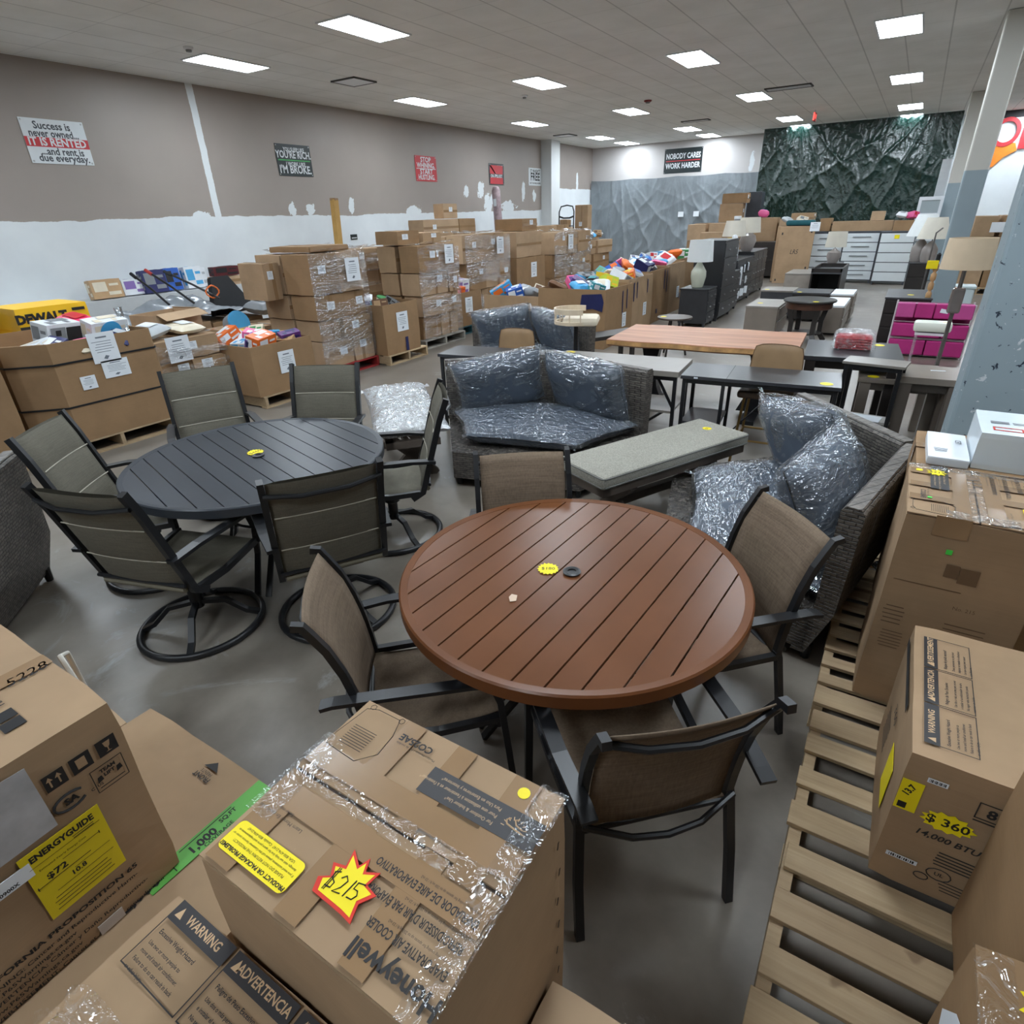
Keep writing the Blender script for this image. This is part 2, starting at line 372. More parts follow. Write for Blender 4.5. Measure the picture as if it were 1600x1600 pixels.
# ---- tarps hung in front of the back wall
def tarp_mat(name, c, rough, scale, stren, spec=.6, var=.2):
    t = NT(name); co = t.co(); h1 = t.noise(1, 5, .62, t.co(scale), .9); h2 = t.noise(5, 5, .65, co, 1.2)
    b = lin(c); t.set(Base_Color=t.ramp(h1, [(.3, tuple(v*(1-var) for v in b[:3])), (.7, tuple(v*(1+var) for v in b[:3]))]), Roughness=rough)
    t.b.inputs['Specular IOR Level'].default_value = spec
    t.set(Normal=t.bump(t.math('ADD', t.math('ABSOLUTE', t.math('SUBTRACT', h1, .5)), t.math('MULTIPLY', t.math('ABSOLUTE', t.math('SUBTRACT', h2, .5)), .8)), stren, .22)); return t.m
def rdg(q, k=2.4, p=3): return (1-min(1, abs(q)*k))**p
def gt(u, v):      # u along x, v from the top down; folds fan out from the two hanging points
    x = -5.02+u*5.47
    z = 4.25-v*(3.65-.55*max(0, (u-.8)/.2)**2)-.03*math.sin(math.pi*u)*v
    f = 0
    for px in (-3.9, -.25):
        a = math.atan2(x-px, (4.3-z)+.25)+.05*smooth_noise(x*2, z*2, 4); f += .065*rdg(math.sin(a*9+px), 1.2, 2)*min(1, .2+v*2.5)*math.exp(-abs(a)*.7)
    f += .02*rdg(smooth_noise(x*2.3, z*.7, 3), 2.8)+.014*rdg(smooth_noise(x*6, z*2.6, 6), 2.6)+.003*rdg(smooth_noise(x*12, z*9, 8), 2.2)+.10*smooth_noise(x*.5, z*.6, 5)*v
    if u > .8: x += .1*(u-.8)*math.sin(v*3)
    return (x, 24.26-f-.2*v*(1-v)*math.sin(math.pi*u), z)
tag(MB().grid(gt, 250, 170).build('tarp', tarp_mat('green_polythene', (11, 40, 34), .17, (3, 2, 1.0), .16, .8), smooth=True), 'large dark green plastic tarp hung from the ceiling across the back', 'tarp')
def st(u, v):
    x = -11.85+u*7.2; top = 3.10-.035*abs(math.sin(u*math.pi*4))
    z = top-v*(top-.06); f = 0
    for px in (-10.6, -8.2, -5.6):
        a = math.atan2(x-px, (top-z)+.3)+.04*smooth_noise(x*2, z*2, 4); f += .07*rdg(math.sin(a*9+px), 1.3, 2)*min(1, v*2.5)*math.exp(-abs(a)*.8)
    return (x, 25.44-f-.03*rdg(smooth_noise(x*1.5, z*.5, 9), 2.4)-.005*rdg(smooth_noise(x*5, z*2.5, 2), 2.3), z)
gs = tag(MB().grid(st, 230, 100).build('tarp', tarp_mat('grey_polythene', (118, 125, 130), .32, (3, 2, 1.0), .15), smooth=True), 'grey plastic sheet covering the lower half of the back wall', 'tarp')
for x in (-7.95, -7.35): MB().box((x, 25.33, 1.78), (.2, .05, .18)).build('paper_notice', WHITE, gs)
# ---- ceiling vents and detectors
def cpt(x, y): return (x, y, CEIL)
def vent(x, y, lab, s=.6, d=.6, slat=True):
    t = thing('ceiling_vent', lab, 'vent', cpt(x, y)); b = MB()
    for (a, b_, c_, e) in ((-s/2, s/2, -d/2, -d/2+.03), (-s/2, s/2, d/2-.03, d/2), (-s/2, -s/2+.03, -d/2, d/2), (s/2-.03, s/2, -d/2, d/2)): b.bb(a, b_, c_, e, -.025, -.002)
    b.build('frame', mat('vent_dark', (84, 84, 82), .6), t)
    if slat:
        b = MB()
        for k in range(7): b.box((0, -d/2+.07+k*(d-.14)/6, -.012), (s-.07, .05, .004), Euler((R(30), 0, 0)))
        b.build('louvres', LF, t)
    else: MB().box((0, 0, -.016), (s-.07, d-.07, .012), bev=.003).build('diffuser_plate', LF, t)
vent(-9.55, 9.92, 'square white ceiling vent near the left wall between two lights', .6, .6, False)
vent(-10.6, 20.6, 'small square ceiling vent close to the far left corner lights', .6, .6, False)
vent(-3.05, 16.6, 'long dark slotted vent in the ceiling before the green tarp', .95, .4)
vent(-6.2, 20.4, 'thin dark ceiling slot vent to the left of the red exit light', .8, .3)
def detector(x, y, lab, m=LF, r=.07):
    t = thing('smoke_detector', lab, 'smoke detector', cpt(x, y))
    MB().lathe([(r, -.002), (r, -.02), (r*.8, -.035)], n=18).build('base', m, t); MB().lathe([(r*.6, -.035), (r*.55, -.06), (.01, -.065)], n=16).build('sensor', mat('sensor_grey', (120, 120, 118), .5), t)
detector(-9.6, 6.65, 'small white detector on the ceiling above the left-most light panel')
detector(-7.9, 13.4, 'small white detector on the ceiling between the second and third rows of lights')
detector(-6.05, 16.0, 'small dark red alarm on the ceiling left of centre', mat('alarm_red', (120, 30, 30), .5), .09)
detector(-.35, 10.0, 'small white detector on the ceiling in front of the light by the columns')
t = thing('exit_sign', 'small glowing red exit sign hanging from the ceiling before the tarp', 'exit sign', (-3.05, 20.9, CEIL))
e = NT('exit_glow'); e.set(Base_Color=(.4, .02, .02, 1), Emission_Color=(1, .12, .1, 1), Emission_Strength=1.6)
MB().box((0, 0, -.16), (.05, .32, .2), bev=.01).build('housing', SR, t)
b = MB(FR((.027, 0, -.16), (0, 1, 0), (0, 0, 1))); b.text('EXIT', .14, T(), bold=.02); b.build('lettering', e.m, t)
b = MB(FR((0, -.162, -.16), (1, 0, 0), (0, 0, 1))); b.box((0, 0, 0), (.04, .18, .002)); b.build('end_glow', e.m, t); MB().bb(-.01, .01, -.05, .05, -.07, 0).build('bracket', LF, t)
# ================================================================ patio furniture
def fabric(name, c, sx, sy, stren=.5, dark=.55, brick=False):
    t = NT(name); v = t.co((sx, sx, sy)); n = t.noise(1, 2, .6, v); n2 = t.noise(2.5, 4)
    n3 = t.noise(1, 2, .6, t.co((sy, sy, sx)))
    b = lin(c); f = lambda k: tuple(q*k for q in b[:3])
    t.set(Base_Color=t.mix(.4, t.mix(.5, t.ramp(n, [(.3, f(dark)), (.7, f(1.5))]), t.ramp(n3, [(.3, f(dark)), (.7, f(1.4))])), t.ramp(n2, [(.3, f(.85)), (.7, f(1.15))])), Roughness=.85, Normal=t.bump(n, stren, .002))
    t.b.inputs['Specular IOR Level'].default_value = .25; return t.m
SLING = fabric('brown_sling', (116, 100, 84), 6, 150); PAD = fabric('grey_sling_padding', (104, 100, 89), 10, 240, .4, .75); GREYF = fabric('oatmeal_weave', (152, 149, 139), 130, 130, .5, .6)
def wicker_mat():
    t = NT('dark_wicker'); sp = t.n('ShaderNodeSeparateXYZ'); t.put(sp.inputs[0], t.co())
    u = t.math('ADD', sp.outputs[0], t.math('MULTIPLY', sp.outputs[1], .9)); k = t.n('ShaderNodeCombineXYZ'); wv = t.math('MULTIPLY', t.math('SUBTRACT', t.noise(26, 2), .5), .012); t.put(k.inputs[0], u); t.put(k.inputs[1], t.math('ADD', sp.outputs[2], wv))
    br = t.n('ShaderNodeTexBrick'); t.put(br.inputs['Vector'], k.outputs[0])
    for nm, v in (('Scale', 1), ('Brick Width', .055), ('Row Height', .017), ('Mortar Size', .003), ('Mortar Smooth', .8), ('Bias', 0)): br.inputs[nm].default_value = v
    br.inputs['Color1'].default_value = lin((126, 119, 111)); br.inputs['Color2'].default_value = lin((92, 86, 80)); br.inputs['Mortar'].default_value = lin((20, 18, 17))
    n = t.noise(30, 3)
    t.set(Base_Color=t.mix(.4, br.outputs[0], t.ramp(n, [(.35, lin((40, 36, 34))), (.7, lin((120, 112, 104)))])), Roughness=.45, Normal=t.bump(t.math('ADD', t.math('MULTIPLY', br.outputs['Fac'], -1), t.math('MULTIPLY', n, .4)), 1.0, .012)); return t.m
WICK = wicker_mat()
def starburst(b, r, n=16, k=.82, sx=1, sy=1, seed=1, z=0):
    rd = random.Random(seed); pts = []
    for i in range(2*n):
        a = math.pi*i/n; q = r*(1 if i % 2 == 0 else k)*(1+rd.uniform(-.05, .05)); pts.append((q*math.cos(a)*sx, q*math.sin(a)*sy))
    b.prism(pts, z, z+.0008); return b
def price_star(parent, m, r, txt, seed=1, size=None, name='price_sticker'):
    o = starburst(MB(m), r, seed=seed).build(name, YEL, parent)
    if txt:
        b = MB(m); b.text(txt, size or r*.8, T(0, 0, .0012)); b.build('handwriting', BLACK, o)
    return o
# ---- round slatted tables
def slat_table(name, label, x, y, rz, Rr, h, col, rimcol, n, leg_r, hole):
    t = thing(name, label, 'table', (x, y, 0), rz)
    tm = NT(name+'_paint'); c = lin(col); nz = tm.noise(3, 4)
    tm.set(Base_Color=tm.ramp(nz, [(.3, tuple(v*.86 for v in c[:3])), (.7, tuple(v*1.12 for v in c[:3]))]), Roughness=tm.math('MULTIPLY_ADD', tm.noise(3, 2), .08, .27), Normal=tm.bump(nz, .015, .01)); tm.b.inputs['Specular IOR Level'].default_value = .32
    b = MB(); ri = Rr-.030; pw = 2*ri/n
    for i in range(n):
        a0, a1 = -ri+i*pw+.0032, -ri+(i+1)*pw-.0032; poly = []
        top = []; bot = []
        for k in range(9):
            xx = a0+(a1-a0)*k/8; yy = math.sqrt(max(0, ri*ri-xx*xx)); top.append((xx, yy)); bot.append((xx, -yy))
        b.prism(bot+top[::-1], h-.014, h-.002)
    b.build('slats', tm.m, t)
    MB().lathe([(ri-.012, h-.022), (ri-.002, h-.001), (ri+.006, h), (Rr-.006, h+.003), (Rr, h-.003), (Rr, h-.045), (Rr-.004, h-.048), (Rr-.02, h-.044), (ri-.012, h-.022)], n=96, caps=False).build('rim', tm.m if rimcol is None else rimcol, t, smooth=True)
    b = MB()
    for k in range(3): b.box((0, 0, h-.028), (2*ri-.02, .035, .02), Euler((0, 0, R(60*k+8))))
    b.build('underframe', BMETAL, t)
    for k in range(4):
        a = math.pi/4+k*math.pi/2+.12; d = Vector((math.cos(a), math.sin(a), 0))
        for s in (-1, 1):
            q = Vector((-d.y, d.x, 0))*.05*s
            pts = [d*r+q*f+Vector((0, 0, z)) for r, z, f in ((.62*Rr, h-.03, 1), (.40*Rr, h-.16, 1), (.30*Rr, h*.5, .8), (.36*Rr, .2, .8), (.60*Rr, .01, .6))]
            MB().tube(pts, 0, flat=(.03, .018)).build('leg', BMETAL, t)
    MB().lathe([(.30*Rr+.008, h*.5-.01), (.30*Rr+.02, h*.5), (.30*Rr+.008, h*.5+.01), (.30*Rr-.004, h*.5), (.30*Rr+.008, h*.5-.01)], n=32, caps=False).build('brace_ring', BMETAL, t)
    if hole:
        hc = MB(); hc.lathe([(.033, h+.001), (.034, h+.006), (.026, h+.009), (.016, h+.007), (.015, h+.003)], n=24); hc.build('umbrella_hole_cap', BMETAL, t)
    return t
brown = slat_table('round_patio_table', 'round brown slatted metal patio table in the middle foreground', -.83, 1.70, R(-3.5), .648, .71, (106, 64, 36), None, 13, .3, True)
# scuff and price on the brown table
price_star(brown, T(-.088, -.028, .7115, rz=R(30)), .042, '$180', 3, .026)
b = MB(T(-.09, -.26, .7112, rz=.6)); b.prism([(-.01, -.02), (.012, -.016), (.016, .018), (-.004, .026), (-.014, .008)], 0, .0006); b.build('scuff', mat('scuff_pale', (215, 190, 165), .5), brown)
black = slat_table('round_patio_table', 'round black slatted metal patio table with grey padded chairs', -2.995, 1.94, R(75), .722, .71, (56, 60, 66), None, 14, .3, True)
price_star(black, T(.20-.19, .07, .7115, rz=R(15)), .05, '$460', 4)
# ---- sling chair
def sling_chair(label, x, y, face):
    t = thing('sling_chair', label, 'chair', (x, y, 0), face-math.pi/2, 'brown sling chairs at the round brown table')
    def back(u, v):     # v 0 seat crook .. 1 top
        z = .40+v*.48; yy = .03-.11*v-.05*max(0, v-.75)*2+.02*math.sin(v*math.pi); return (-.205+.41*u, yy-.018*math.sin(math.pi*u), z)
    def seat(u, v): return (-.215+.43*u, .02+v*.45, .40+.035*v-.02*math.sin(math.pi*v)-.022*math.sin(math.pi*u)*math.sin(math.pi*min(1, v+.2)))
    b = MB(); b.grid(back, 8, 12); o = b.build('backrest', SLING, t, smooth=True); o.modifiers.new('s', 'SOLIDIFY').thickness = .004
    b = MB(); b.grid(seat, 8, 8); o = b.build('seat', SLING, t, smooth=True); o.modifiers.new('s', 'SOLIDIFY').thickness = .004
    for s in (-1, 1):
        MB().tube([(s*.225, back(0, v)[1], back(0, v)[2]) for v in (0, .2, .4, .6, .8, .92, 1.0)]+[(s*.225, -.135, .885)], 0, flat=(.024, .024)).build('back_post', BMETAL, t)
        MB().tube([(s*.24, -.05, 0), (s*.238, -.015, .2), (s*.228, .02, .40), (s*.226, .03, .43)], 0, flat=(.026, .022)).build('leg', BMETAL, t)
        MB().tube([(s*.262, .50, 0), (s*.262, .475, .3), (s*.262, .455, .52), (s*.262, .43, .60)], 0, flat=(.026, .022)).build('leg', BMETAL, t)
        MB().tube([(s*.228, .02, .405), (s*.24, .25, .405), (s*.25, .465, .435)], 0, flat=(.024, .024)).build('seat_rail', BMETAL, t)
        MB().tube([(s*.262, .47, .600), (s*.268, .36, .612), (s*.262, .1, .612), (s*.245, -.06, .598), (s*.243, -.10, .590)], 0, flat=(.044, .014)).build('armrest', BMETAL, t)
    MB().tube([(-.225, -.09, .845), (-.12, -.125, .835), (0, -.135, .83), (.12, -.125, .835), (.225, -.09, .845)], .010).build('top_bar', BMETAL, t, smooth=True)
    MB().tube([(-.225, .0, .43), (-.1, -.05, .415), (0, -.06, .41), (.1, -.05, .415), (.225, .0, .43)], .010).build('lower_bar', BMETAL, t, smooth=True)
    MB().tube([(-.23, .02, .385), (.23, .02, .385)], .010).tube([(-.25, .45, .40), (.25, .45, .40)], .010).build('cross_bars', BMETAL, t)
    return t
def face_of(dx, dy): return math.atan2(dy, dx)
# backtop mid + .09*facing = rear feet
sling_chair('brown sling chair on the left side of the round brown table, seat visible', -1.40+.09*.743, 1.00+.09*.669, R(42))
sling_chair('brown sling chair with its back to the camera before the brown table', -.20-.09*.695, 1.055+.09*.719, R(134))
sling_chair('brown sling chair on the right of the brown table beside the wicker sofa', -.175-.09*.73, 2.23-.09*.68, R(223))
sling_chair('brown sling chair behind the round brown table in front of the grey bench', -1.40+.09*.588, 2.29-.09*.81, R(-54))
# ---- padded swivel chair
sw0 = None
def swivel_chair(label, mx, my, face):
    global sw0
    x, y = mx+.33*math.cos(face), my+.33*math.sin(face)
    if sw0: return dup(sw0, (x, y, 0), face-math.pi/2, label)
    t = sw0 = thing('swivel_chair', label, 'chair', (x, y, 0), face-math.pi/2, 'padded swivel chairs around the black table')
    def bk(v): return (-.21-.17*v-.03*math.sin(v*math.pi)*0-.05*max(0, v-.8), .40+v*.56)
    def mk(front):
        def back(u, v):
            yy, z = bk(v); puff = .018+.010*abs(math.sin(v*math.pi*3))**.5 if True else 0
            e = min(u, 1-u); puff *= min(1, e*9); return (-.235+.47*u, yy+(puff if front else -puff*.8)-.015*math.sin(math.pi*u), z)
        return back
    b = MB(); b.grid(mk(True), 14, 36); b.grid(mk(False), 14, 36); b.build('backrest', PAD, t, smooth=True)
    b = MB()
    for v in (1/3, 2/3): b.tube([(-.225+.45*k/10, bk(v)[0]+.018-.015*math.sin(math.pi*k/10), bk(v)[1]) for k in range(11)], .0035, 5); b.tube([(-.225+.45*k/10, bk(v)[0]-.015-.015*math.sin(math.pi*k/10), bk(v)[1]) for k in range(11)], .0035, 5)
    b.build('stitching', mat('pale_piping', (176, 170, 155), .8), t)
    def st_(f):
        def seat(u, v): return (-.235+.47*u, -.21+v*.46, .40+.02*v-.025*math.sin(math.pi*v)+(.020 if f else -.014)*min(1, 8*min(u, 1-u, v+.1, 1.001-v)))
        return seat
    b = MB(); b.grid(st_(1), 12, 12); b.grid(st_(0), 12, 12); b.build('seat', PAD, t, smooth=True)
    MB().tube([(-.23, bk(.03)[0]-.025, .415), (.23, bk(.03)[0]-.025, .415)], .016).build('lower_roll', mat('sling_hem', (120, 114, 98), .8), t, smooth=True)
    for s in (-1, 1):
        MB().tube([(s*.25, -.14, .36)]+[(s*.25, bk(v)[0], bk(v)[1]) for v in (0, .2, .4, .6, .8, .95, 1.03)], 0, flat=(.028, .034)).build('back_post', BMETAL, t)
        MB().tube([(s*.25, -.19, .395), (s*.25, 0, .385), (s*.25, .26, .415)], 0, flat=(.026, .03)).build('seat_rail', BMETAL, t)
        MB().tube([(s*.265, .25, .41), (s*.285, .27, .5), (s*.285, .25, .60)], 0, flat=(.026, .026)).build('arm_post', BMETAL, t)
        MB().tube([(s*.285, .29, .598), (s*.295, .15, .617), (s*.28, -.15, .617), (s*.262, -.30, .60)], 0, flat=(.05, .018)).build('armrest', BMETAL, t)
    MB().tube([(-.25, bk(.9)[0]-.02, bk(.9)[1]), (-.1, bk(.9)[0]-.055, bk(.9)[1]-.012), (.1, bk(.9)[0]-.055, bk(.9)[1]-.012), (.25, bk(.9)[0]-.02, bk(.9)[1])], .011).build('top_bar', BMETAL, t, smooth=True)
    MB().tube([(-.25, bk(.08)[0]-.03, bk(.08)[1]), (.25, bk(.08)[0]-.03, bk(.08)[1])], .010).build('lower_bar', BMETAL, t)
    MB().box((0, 0, .355), (.3, .3, .03), bev=.004).box((0, 0, .375), (.5, .04, .02)).build('swivel_plate', BMETAL, t)
    MB().lathe([(.032, .12), (.032, .24), (.05, .25), (.05, .27), (.034, .28), (.03, .35)], n=18).build('pedestal', BMETAL, t, smooth=True)
    b = MB()
    for k in range(4):
        a = k*math.pi/2+.5; b.tube([(.02*math.cos(a), .02*math.sin(a), .15), (.14*math.cos(a), .14*math.sin(a), .135), (.23*math.cos(a), .23*math.sin(a), .05), (.30*math.cos(a), .30*math.sin(a), .022)], 0, flat=(.03, .022))
    b.build('spokes', BMETAL, t)
    MB().tube([(.30*math.cos(2*math.pi*k/40), .30*math.sin(2*math.pi*k/40), .019) for k in range(40)], .018, 10, closed=True).build('base_ring', BMETAL, t, smooth=True)
    return t
swivel_chair('padded swivel chair with its back to the camera, front left of black table', -2.72, .96, R(107))
swivel_chair('padded swivel chair turned away from the camera at the front right of the black table', -1.99, 1.56, R(148))
swivel_chair('padded swivel chair seen side-on at the right of the black table', -2.34, 2.78, R(222))
swivel_chair('padded swivel chair behind the black table in front of the pallet with the orange packets', -3.53, 2.96, R(-61))
swivel_chair('padded swivel chair behind the black table in front of the low wrapped stack', -4.33, 2.48, R(-27))
swivel_chair('padded swivel chair left of the black table before the strapped bulk carton', -3.84, 1.29, R(40))
# ---- wicker wedge sofas with plastic-wrapped cushions
CUSH = mat('slate_cushion', (84, 94, 107), .75, var=.08, bump=.2, bscale=8)
BAG = film('cushion_bag', .2, sx=(3, 8, 5), strength=.8, body=.02, gloss=1.05, rough=.05)
BAGC = film('bench_bag', .4, sx=(7, 7, 7), strength=.5, body=.4, gloss=1.2, rough=.08)
def folds(x, y, seed):
    """height of the sharp folds in a loosely wrapped polythene bag"""
    th = .6+seed*1.7; c, s = math.cos(th), math.sin(th); wx = x+.10*smooth_noise(x*4, y*4, seed); wy = y+.10*smooth_noise(x*4, y*4, seed+5)
    u, v = wx*c+wy*s, wy*c-wx*s
    r1 = 1-min(1, abs(smooth_noise(u*2.5, v*13, seed+1))*2.2); r2 = 1-min(1, abs(smooth_noise(u*9, v*4, seed+2))*2.4); r3 = 1-min(1, abs(smooth_noise(u*16, v*24, seed+3))*2)
    return .012*r1**4+.010*r2**4+.0015*r3**2
def cushion(label, w, d, h, loc, rot, seed=0, poly=None, cm=None, bag=None, puff=1, nm='wrapped_cushion', tails=True):
    """pillow lying in its local xy plane"""
    t = thing(nm, label, 'cushion', loc, rot=rot)
    def surf(sgn, ex, amp, grow):
        def f(u, v):
            a, c_ = u*2-1, v*2-1
            e = (1-abs(a)**4)**.5*(1-abs(c_)**4)**.5
            k = 1-.06*(1-abs(a))*abs(c_)**3; k2 = 1-.06*(1-abs(c_))*abs(a)**3
            x, y = a*(w/2+grow)*k2, c_*(d/2+grow)*k
            if poly: x, y = poly(x, y)
            n = amp*(smooth_noise(x*7+seed, y*7, seed)+.5*smooth_noise(x*15, y*15+seed, seed+2))
            if grow: n = folds(x, y, seed)*.8
            return (x, y, sgn*((h/2+ex)*e*puff)+n*(.4+e)+.004*sgn)
        return f
    b = MB(); b.grid(surf(1, 0, .008, 0), 22, 18); b.grid(surf(-1, 0, .004, 0), 22, 18); b.build('cushion_cover', cm or CUSH, t, smooth=True)
    b = MB(); b.grid(surf(1, .006, .02, .02), 84, 66); b.grid(surf(-1, .004, .012, .02), 60, 48)
    if tails:
        rd = random.Random(seed)
        for (sx, sy) in ((1, 1), (-1, 1), (1, -1)):
            P = Vector((sx*w*.47, sy*d*.47, 0)); dd = Vector((sx, sy*.6, 0)).normalized(); q = Vector((-dd.y, dd.x, 0))
            if poly: P = Vector(poly(P.x, P.y)+(0,))
            b.grid(lambda u, v: tuple(P+dd*u*.06+q*(v-.5)*(.05+.08*u)+Vector((0, 0, .02*math.sin(v*11+seed)*u))), 4, 10)
    b.build('plastic_bag', bag or BAG, t, smooth=True); return t
def wedge_sofa(label, K, face, L=.95, half=64, D=.78, tag_=''):
    """K rear corner on the floor, face = direction the sofa looks to"""
    t = thing('wicker_wedge_sofa', label, 'sofa', (K[0], K[1], 0), face-math.pi/2, 'dark wicker wedge sofas')
    h = R(half); dl = Vector((-math.sin(h), math.cos(h))); dr = Vector((math.sin(h), math.cos(h)))
    nl = Vector((dl.y, -dl.x)); nr = Vector((-dr.y, dr.x))
    PL, PR = dl*L, dr*L; FLp, FRp = PL+nl*D, PR+nr*D
    b = MB(); b.prism([(0, .06), (PL.x, PL.y), (FLp.x, FLp.y), (FRp.x, FRp.y), (PR.x, PR.y)], .07, .29); b.build('base', WICK, t)
    for (d_, n_, s) in ((dl, nl, -1), (dr, nr, 1)):
        b = MB(); n_i = 10; rings = []
        for k in range(n_i+1):
            q = d_*(L*k/n_i+(-.0))
            prof = [(0, .05), (-.085, .30), (-.10, .62), (-.105, .80), (-.085, .825), (-.03, .825), (-.012, .80), (.0, .30), (.06, .05)]
            rings.append(b.ring([(q.x+n_.x*o_, q.y+n_.y*o_, z) for o_, z in prof]))
        b.skin(rings); b.build('backrest', WICK, t)
    for q in (PL*.95, PR*.95, FLp*.95, FRp*.95, Vector((0, .12))): MB().lathe([(.02, 0), (.025, .08)], (q.x, q.y, 0), 10).build('foot', BMETAL, t)
    return t
def sofa_set(label, K, face, where, seed, seat=True, pill=(1, 1)):
    t = wedge_sofa(label, K, face); M = Matrix.Translation((K[0], K[1], 0)) @ Matrix.Rotation(face-math.pi/2, 4, 'Z')
    h = R(64)
    if seat:
        def poly(x, y):      # square to wedge
            yy = (y+.36)/.72; wid = .86-.40*yy; return (x/.45*wid*1.0, .10+yy*.90+(1-yy)*.36*abs(x/.45)**1.3*.9)
        cushion('slate seat cushion in clear plastic, '+where, .86, .72, .19, M @ Vector((0, -.02, .375)), (0, 0, face-math.pi/2), seed, poly)
    for s in (-1, 1):
        if not pill[(s+1)//2]: continue
        d_ = Vector((s*math.sin(h), math.cos(h), 0)); n_ = Vector((-s*d_.y, s*d_.x, 0))
        c = d_*.50+n_*.165+Vector((0, 0, .665)); 
        ang = math.atan2(d_.y, d_.x)+(math.pi if s < 0 else 0)
        rm = Matrix.Rotation(face-math.pi/2+ang, 4, 'Z') @ Matrix.Rotation(R(66), 4, 'X') @ Matrix.Rotation(R(-9 if s > 0 else 3), 4, 'Z')
        cushion('%s slate pillow in crinkled plastic %s' % ('left-hand' if s > 0 else 'right-hand', where), .74, .50, .24, M @ c, rm.to_euler(), seed+s)
    return t
sofa_set('dark wicker wedge sofa with slate cushions behind the brown table, left of the bench', (-2.46, 4.60), R(282.7), 'on the wicker sofa left of the bench', 4)
sofa_set('dark wicker wedge sofa at right beside the wooden pallets', (.16, 3.46), R(194.5), 'on the wicker sofa beside the pallets', 11)
sofa_set('dark wicker wedge sofa at the back in front of the long row of bulk cartons', (-3.80, 6.85), R(267.5), 'on the wicker sofa in front of the bulk cartons', 20)
wedge_sofa('dark wicker wedge sofa cut off by the left edge of the photo, seen from behind', (-3.40, .47), R(203))
# ---- bench and its wrapped twin
WENGE = mat('grey_brown_timber', (88, 78, 70), .6, var=.25, scale=3, bump=.2)
def bench(label, x, y, ang, L=1.36, W=.46, wrapped=False):
    t = thing('patio_bench', label, 'bench', (x, y, 0), ang)
    b = MB()
    for s in (-1, 1): b.bb(-L/2+.02, L/2-.02, s*(W/2-.05)-.03, s*(W/2-.05)+.03, .345, .40)
    for s in (-1, 1): b.bb(s*(L/2-.05)-.03, s*(L/2-.05)+.03, -W/2+.02, W/2-.02, .345, .40)
    b.build('seat_frame', WENGE, t)
    for s in (-1, 1):
        b = MB(T(s*(L/2-.30), 0, 0))
        for k in (-1, 1): b.tube([(0, k*.19, 0), (0, k*.02, .18), (0, -k*.17, .35)], 0, flat=(.06, .07))
        b.build('trestle', WENGE, t)
    MB().box((0, 0, .16), (L-.55, .05, .06)).build('stretcher', WENGE, t)
    if not wrapped:
        c = thing('bench_cushion', 'oatmeal woven seat cushion lying on the long bench', 'cushion', (x, y, .40), ang)
        MB().box((0, 0, .045), (L, W, .09), bev=.022).build('cushion_cover', GREYF, c, smooth=True)
        b = MB()
        for z in (.018, .076):
            pts = [(-L/2+.02, -W/2), (L/2-.02, -W/2), (L/2, -W/2+.02), (L/2, W/2-.02), (L/2-.02, W/2), (-L/2+.02, W/2), (-L/2, W/2-.02), (-L/2, -W/2+.02)]
            b.tube([(p[0], p[1], z) for p in pts], .005, 6, closed=True)
        b.build('piping', mat('piping_grey', (104, 104, 100), .8), c)
        price_star(c, T(L/2-.16, .02, .0905, rz=.3), .035, '$75', 6)
    else: cushion('grey seat cushion wrapped in crumpled clear plastic on the bench behind the swivel chairs', L+.02, W+.08, .15, (x, y, .475), (0, 0, ang), 31, cm=GREYF, bag=BAGC)
    return t
bench('long patio bench with an oatmeal cushion in front of the desks', -1.196, 3.746, R(64.5))
bench('patio bench with a plastic-wrapped cushion behind the black table', -3.43, 3.66, R(138), wrapped=True)
# ================================================================ foreground cartons and pallets on the right
def pine_mat():
    t = NT('pallet_pine'); inf = t.n('ShaderNodeObjectInfo').outputs['Random']
    g = t.noise(1, 4, .65, t.co((2.2, 45, 45)), .4); big = t.noise(2.5, 4)
    c = t.ramp(g, [(.25, lin((158, 134, 102))), (.5, lin((194, 170, 134))), (.75, lin((212, 190, 156)))])
    c = t.mix(.45, c, t.ramp(big, [(.3, lin((120, 100, 80))), (.7, lin((206, 178, 138)))]))
    kn = t.ramp(t.noise(9, 2, .4), [(.70, (0, 0, 0)), (.74, (1, 1, 1))]); c = t.mix(t.math('MULTIPLY', kn, .6), c, lin((96, 72, 50)))
    c = t.mix(t.math('MULTIPLY', inf, .35), c, lin((120, 96, 74)))
    t.set(Base_Color=c, Roughness=.8, Normal=t.bump(g, .25, .004)); return t.m
PINE = pine_mat()
RPAL = mat('red_pallet_paint', (150, 40, 40), .7); BPAL = mat('blue_pallet_paint', (40, 84, 92), .7); GPAL = mat('grey_pallet', (150, 146, 138), .8, var=.25)
